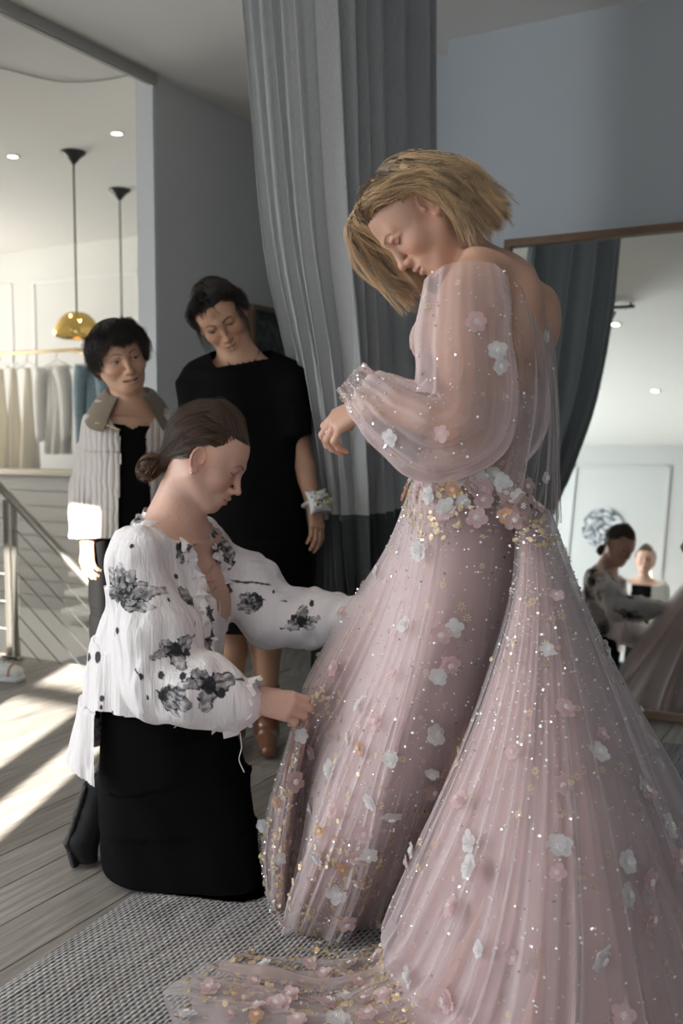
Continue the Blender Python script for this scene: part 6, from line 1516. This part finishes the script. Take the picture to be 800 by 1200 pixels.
# black top, trousers, shoes
D = SDF(); D.loft([(bp(x, y, Y), OR, OF, a + .006, b + .006) for x, y, Y, a, b in secs[1:]], k=.02); V, F = D.mesh(.0045, smooth=2)
off = np.abs((V - bp(152, 480, 3.58)) @ OR); V, F, _ = drop(V, F, (V[:, 2] < bp(152, 502, 3.5)[2] + .55 * np.clip(off, 0, .2)) ); mesh('top', V, F, M_blackcloth, ow)
D = SDF(); D.loft([(bp(158, 715, 3.58), OR, OF, .165, .13), (bp(160, 760, 3.58), OR, OF, .165, .13)], k=.03)
for kx, an, g in ol: D.chain([bp(164, 735, 3.60) + OR * (.075 * g), kx, an + A((0, 0, .0))], [.095, .078, .066], .03)
V, F = D.mesh(.01, smooth=2); mesh('trousers', V, F, M_blackcloth, ow)
for kx, an, g in ol:
    Sh = SDF(); Sh.chain([an + A((0, 0, -.03)) - OF * .03, an + OF * .08 + A((0, 0, -.042)), an + OF * .15 + A((0, 0, -.05))], [.042, .038, .030], .03); v, f = Sh.mesh(.008, smooth=2); v[:, 2] = np.maximum(v[:, 2], .006); mesh('shoe', v, f, M_suede, ow)
# quilted jacket, open down the front
D = SDF(); js = [(152, 468, 3.59, .075, .072), (152, 482, 3.59, .118, .092), (152, 503, 3.59, .158, .116), (151, 545, 3.58, .172, .136), (151, 610, 3.58, .182, .148), (151, 672, 3.58, .195, .162)]
D.loft([(bp(x, y, Y), OR, OF, a, b) for x, y, Y, a, b in js], k=.03)
for s_ in (sR, sL): D.cone(nb - A((0, 0, .012)), s_ + A((0, 0, .002)), .062, .060, .03)
for s_, e_, w_ in ((sR, eR, wR), (sL, eL, wL)): D.chain([s_, s_ * .5 + e_ * .5, e_, e_ * .45 + w_ * .55, w_ + A((0, 0, .012))], [.055, .064, .066, .062, .056], .03, .02)
V, F = D.mesh(.0055, smooth=2); N = vnormals(V, F); V = V + N * (WaveNoise(73, 30, 12)(V) * .005)[:, None]
o_ = (V - bp(152, 480, 3.58)); fr_, sd_ = o_ @ OF, o_ @ OR; u_ = (bp(152, 480, 3.5)[2] - V[:, 2])
gap = (fr_ > .01) & (np.abs(sd_ - .0) < .042 + .055 * sstep(.10, -.02, u_) + .018 * sstep(.1, .5, u_))
armR = np.linalg.norm(np.cross(V - sR, (wR - sR) / np.linalg.norm(wR - sR)), axis=1) < .085
nkh = (np.linalg.norm(o_[:, :2] - (nb - bp(152, 480, 3.58))[:2], axis=1) < .075) & (V[:, 2] > bp(152, 484, 3.5)[2])
wend = (V[:, 2] < wR[2] + .0) & armR & (sd_ > .155)
V, F, _ = drop(V, F, ~gap & ~nkh & (V[:, 2] > wR[2] + .004))
def quilt_mat():
    m, n, l, p = new_mat('pale_quilted_nylon'); tc = n.new('ShaderNodeTexCoord'); sx = n.new('ShaderNodeSeparateXYZ'); l.new(tc.outputs['Object'], sx.inputs[0])
    w = n.new('ShaderNodeTexWave'); w.wave_type = 'BANDS'; w.bands_direction = 'X'; w.inputs['Scale'].default_value = 15; w.inputs['Distortion'].default_value = 3.5; w.inputs['Detail'].default_value = 1; w.inputs['Detail Scale'].default_value = 1.2
    l.new(tc.outputs['Object'], w.inputs['Vector']); pw = n.new('ShaderNodeMath'); pw.operation = 'POWER'; pw.inputs[1].default_value = .35; l.new(w.outputs['Fac'], pw.inputs[0])
    b = n.new('ShaderNodeBump'); b.inputs['Strength'].default_value = .45; b.inputs['Distance'].default_value = .008; l.new(pw.outputs[0], b.inputs['Height']); l.new(b.outputs[0], p.inputs['Normal'])
    p.inputs['Base Color'].default_value = (.56, .505, .465, 1); p.inputs['Roughness'].default_value = .55; return m
jk = mesh('jacket', V, F, quilt_mat(), ow)
# corduroy collar: two turned-down wings round the neck
M_cord = mat('brown_corduroy', (.20, .150, .095), .9, sheen=.4, bump=(160, .4))
for sg in (-1, 1):
    rows = []
    for k, (r_, dz, fl) in enumerate(((.066, .034, 0), (.076, .046, 0), (.090, .040, .0), (.122, .006, .3), (.150, -.036, .7), (.158, -.046, .8))):
        a = np.linspace(-8, 148, 26); rad = r_ * (1 + .0 * a) + fl * .045 * sstep(90, 148, a)
        c = np.stack([OR * (sg * math.sin(R(x))) * q - OF * math.cos(R(x)) * q * .85 + A((0, 0, dz - .035 * sstep(60, 148, x) * (1 + fl))) for x, q in zip(a, rad)]); rows.append(nb + A((0, 0, -.004)) + c)
    S = np.stack(rows); N_ = gnorm(S); V = np.concatenate([S.reshape(-1, 3), (S - N_ * .006).reshape(-1, 3)]); Fq = grid_faces(6, 26); mesh('collar', V, np.concatenate([Fq, Fq[:, ::-1] + 156]), M_cord, jk)['label'] = 'brown corduroy collar wing'
for pts in ([bp(112, 496, 3.455), bp(125, 498, 3.44), bp(141, 504, 3.435)],):
    mb = MB(); mb.tube(spline(A(pts), 14), .0032, 8); mb.build('zip', M_brass, jk, True)

# ------------------------------------------------------------------ woman standing beside the camera, seen only in the mirror
mp_ = rn(1.93, -1.2, 0); mw = empty('person', mp_, 'brown-haired woman in a black top and pale grey cardigan, seen in the mirror', 'person')
MF = A((.52, .854, 0)); MR_ = A((.854, -.52, 0)); m0 = A(mp_)
hm = Head(m0 + A((0, 0, 1.525)) + MF * .025, (.60, .79, -.12), lid=.6, smile=.3, sc=1.08)
B = SDF(); z_ = lambda z, a, b: (m0 + A((0, 0, z)), MR_, MF, a, b)
B.loft([z_(1.31, .085, .06), z_(1.26, .165, .085), z_(1.10, .15, .11), z_(.95, .13, .095), z_(.82, .17, .12), z_(.74, .17, .12)], k=.03); hm.add(B)
nb = m0 + A((0, 0, 1.335)); B.chain([hm.w((0, -.02, -.045)), nb], [.052, .056], .03); ml = legs_to(B, m0 + A((0, 0, .76)), MF, MR_)
arms = []
for g in (-1, 1):
    s_ = nb + MR_ * (.165 * g) - A((0, 0, .06)); e_ = s_ + MR_ * (.04 * g) - A((0, 0, .28)); w_ = e_ + MF * .10 - A((0, 0, .20)); arms.append((s_, e_, w_)); B.cone(nb, s_, .045, .05, .05)
    B.cone(s_, e_, .048, .038, .04); B.cone(e_, w_, .038, .027, .02); add_hand(B, w_, MF * .3 - A((0, 0, .95)), MR_ * g, (20, 30, 20), g * -1 * -1, .9)
V, F = body_mesh(B, .009, [(*around(hm.w((0, 0, 0)), .15), .0030)]); C = hm.paint(V, SKIN_K, (.45, .2, .18), (.06, .04, .03)); scalp(C, V, hm, kn_root, (.05, .03, .02)); mesh('body', V, F, M_skin, mw, cols=C)
hair(hm, 'hair', None, 220, 10, M_brown, mw, kn_root, tone_b, seed=51, spread=.006, radius=.0012, rand=.005, direct=(0, -.105, -.05)); bun_strands(hm, (0, -.115, -.05), (.035, .03, .035), 30, 8, M_brown, mw)
D = SDF(); D.loft([z_(1.29, .12, .07), z_(1.25, .17, .09), z_(1.10, .158, .118), z_(.95, .14, .105), z_(.80, .18, .13), z_(.72, .18, .13)], k=.03); V, F = D.mesh(.01, smooth=2); V, F, _ = drop(V, F, V[:, 2] < 1.285); mesh('top', V, F, M_blackcloth, mw)
D = SDF(); D.loft([z_(.80, .185, .135), z_(.72, .185, .135)], k=.03)
for kx, an, g in ml: D.chain([m0 + A((0, 0, .74)) + MR_ * (.085 * g), kx, an], [.10, .08, .065], .03)
V, F = D.mesh(.011, smooth=2); mesh('trousers', V, F, mat('dark_trousers', (.03, .032, .04), .9), mw)
for kx, an, g in ml:
    Sh = SDF(); Sh.chain([an + A((0, 0, -.03)) - MF * .03, an + MF * .08 + A((0, 0, -.042)), an + MF * .15 + A((0, 0, -.05))], [.042, .038, .030], .03); v, f = Sh.mesh(.01, smooth=2); v[:, 2] = np.maximum(v[:, 2], .006); mesh('shoe', v, f, M_suede, mw)
D = SDF(); D.loft([z_(1.29, .13, .085), z_(1.25, .195, .11), z_(1.05, .195, .14), z_(.80, .205, .16), z_(.55, .215, .17)], k=.03)
for s_, e_, w_ in arms: D.chain([s_, e_, w_ * .9 + e_ * .1], [.068, .060, .05], .04, .03)
V, F = D.mesh(.009, smooth=2); q = V - m0; gap = ((q @ MF) > .0) & (np.abs(q @ MR_) < .085); nkh = (np.linalg.norm(q[:, :2], axis=1) < .085) & (V[:, 2] > 1.24); V, F, _ = drop(V, F, ~gap & ~nkh & (V[:, 2] > .56)); mesh('cardigan', V, F, mat('pale_grey_knit', (.62, .61, .59), .9, bump=(120, .3)), mw)

# ------------------------------------------------------------------ white shoe at the left edge of the floor
sp = floor_pt(6, 797); sh = empty('sneaker', (sp[0], sp[1], 0), 'white sneaker with laces and a tan toe strap at the left edge of the floor', 'shoe'); SF = A((.95, -.30, 0)); c = A((sp[0], sp[1], 0)) - SF * .03
M_wl = mat('white_leather', (.72, .72, .68), .45, bump=(120, .05)); M_ws = mat('white_rubber', (.70, .70, .70), .5)
D = SDF(); D.chain([c - SF * .15 + A((0, 0, .055)), c - SF * .02 + A((0, 0, .048)), c + SF * .085 + A((0, 0, .038))], [.040, .042, .036], .03, .02); D.cone(c - SF * .13 + A((0, 0, .06)), c - SF * .11 + A((0, 0, .10)), .040, .036, .03)
V, F = D.mesh(.004, smooth=2); V[:, 2] = np.maximum(V[:, 2], .020); V, F, _ = drop(V, F, V[:, 2] < .115); mesh('upper', V, F, M_wl, sh)
D = SDF(); D.chain([c - SF * .155 + A((0, 0, .014)), c - SF * .03 + A((0, 0, .014)), c + SF * .09 + A((0, 0, .014))], [.038, .042, .040], .03, .02)
V, F = D.mesh(.004, smooth=2); V[:, 2] = np.clip(V[:, 2], .002, .024); mesh('sole', V, F, M_ws, sh)
SS = A((.30, .95, 0))
mb = MB(); mb.tube([tuple(c + SF * .075 + SS * (.040 * math.cos(a)) + A((0, 0, .028 + .048 * math.sin(a)))) for a in np.linspace(0, math.pi, 14)], .006, 8); mb.build('toe_strap', mat('tan_strap', (.52, .30, .17), .6), sh, True)
for k in range(4):
    b = c + SF * (.035 - .026 * k) + A((0, 0, .086 + .006 * k)); mb = MB(); mb.tube([tuple(b - SS * .022), tuple(b + A((0, 0, .005))), tuple(b + SS * .022 - SF * .012)], .003, 6); mb.build('lace', M_ws, sh, True)
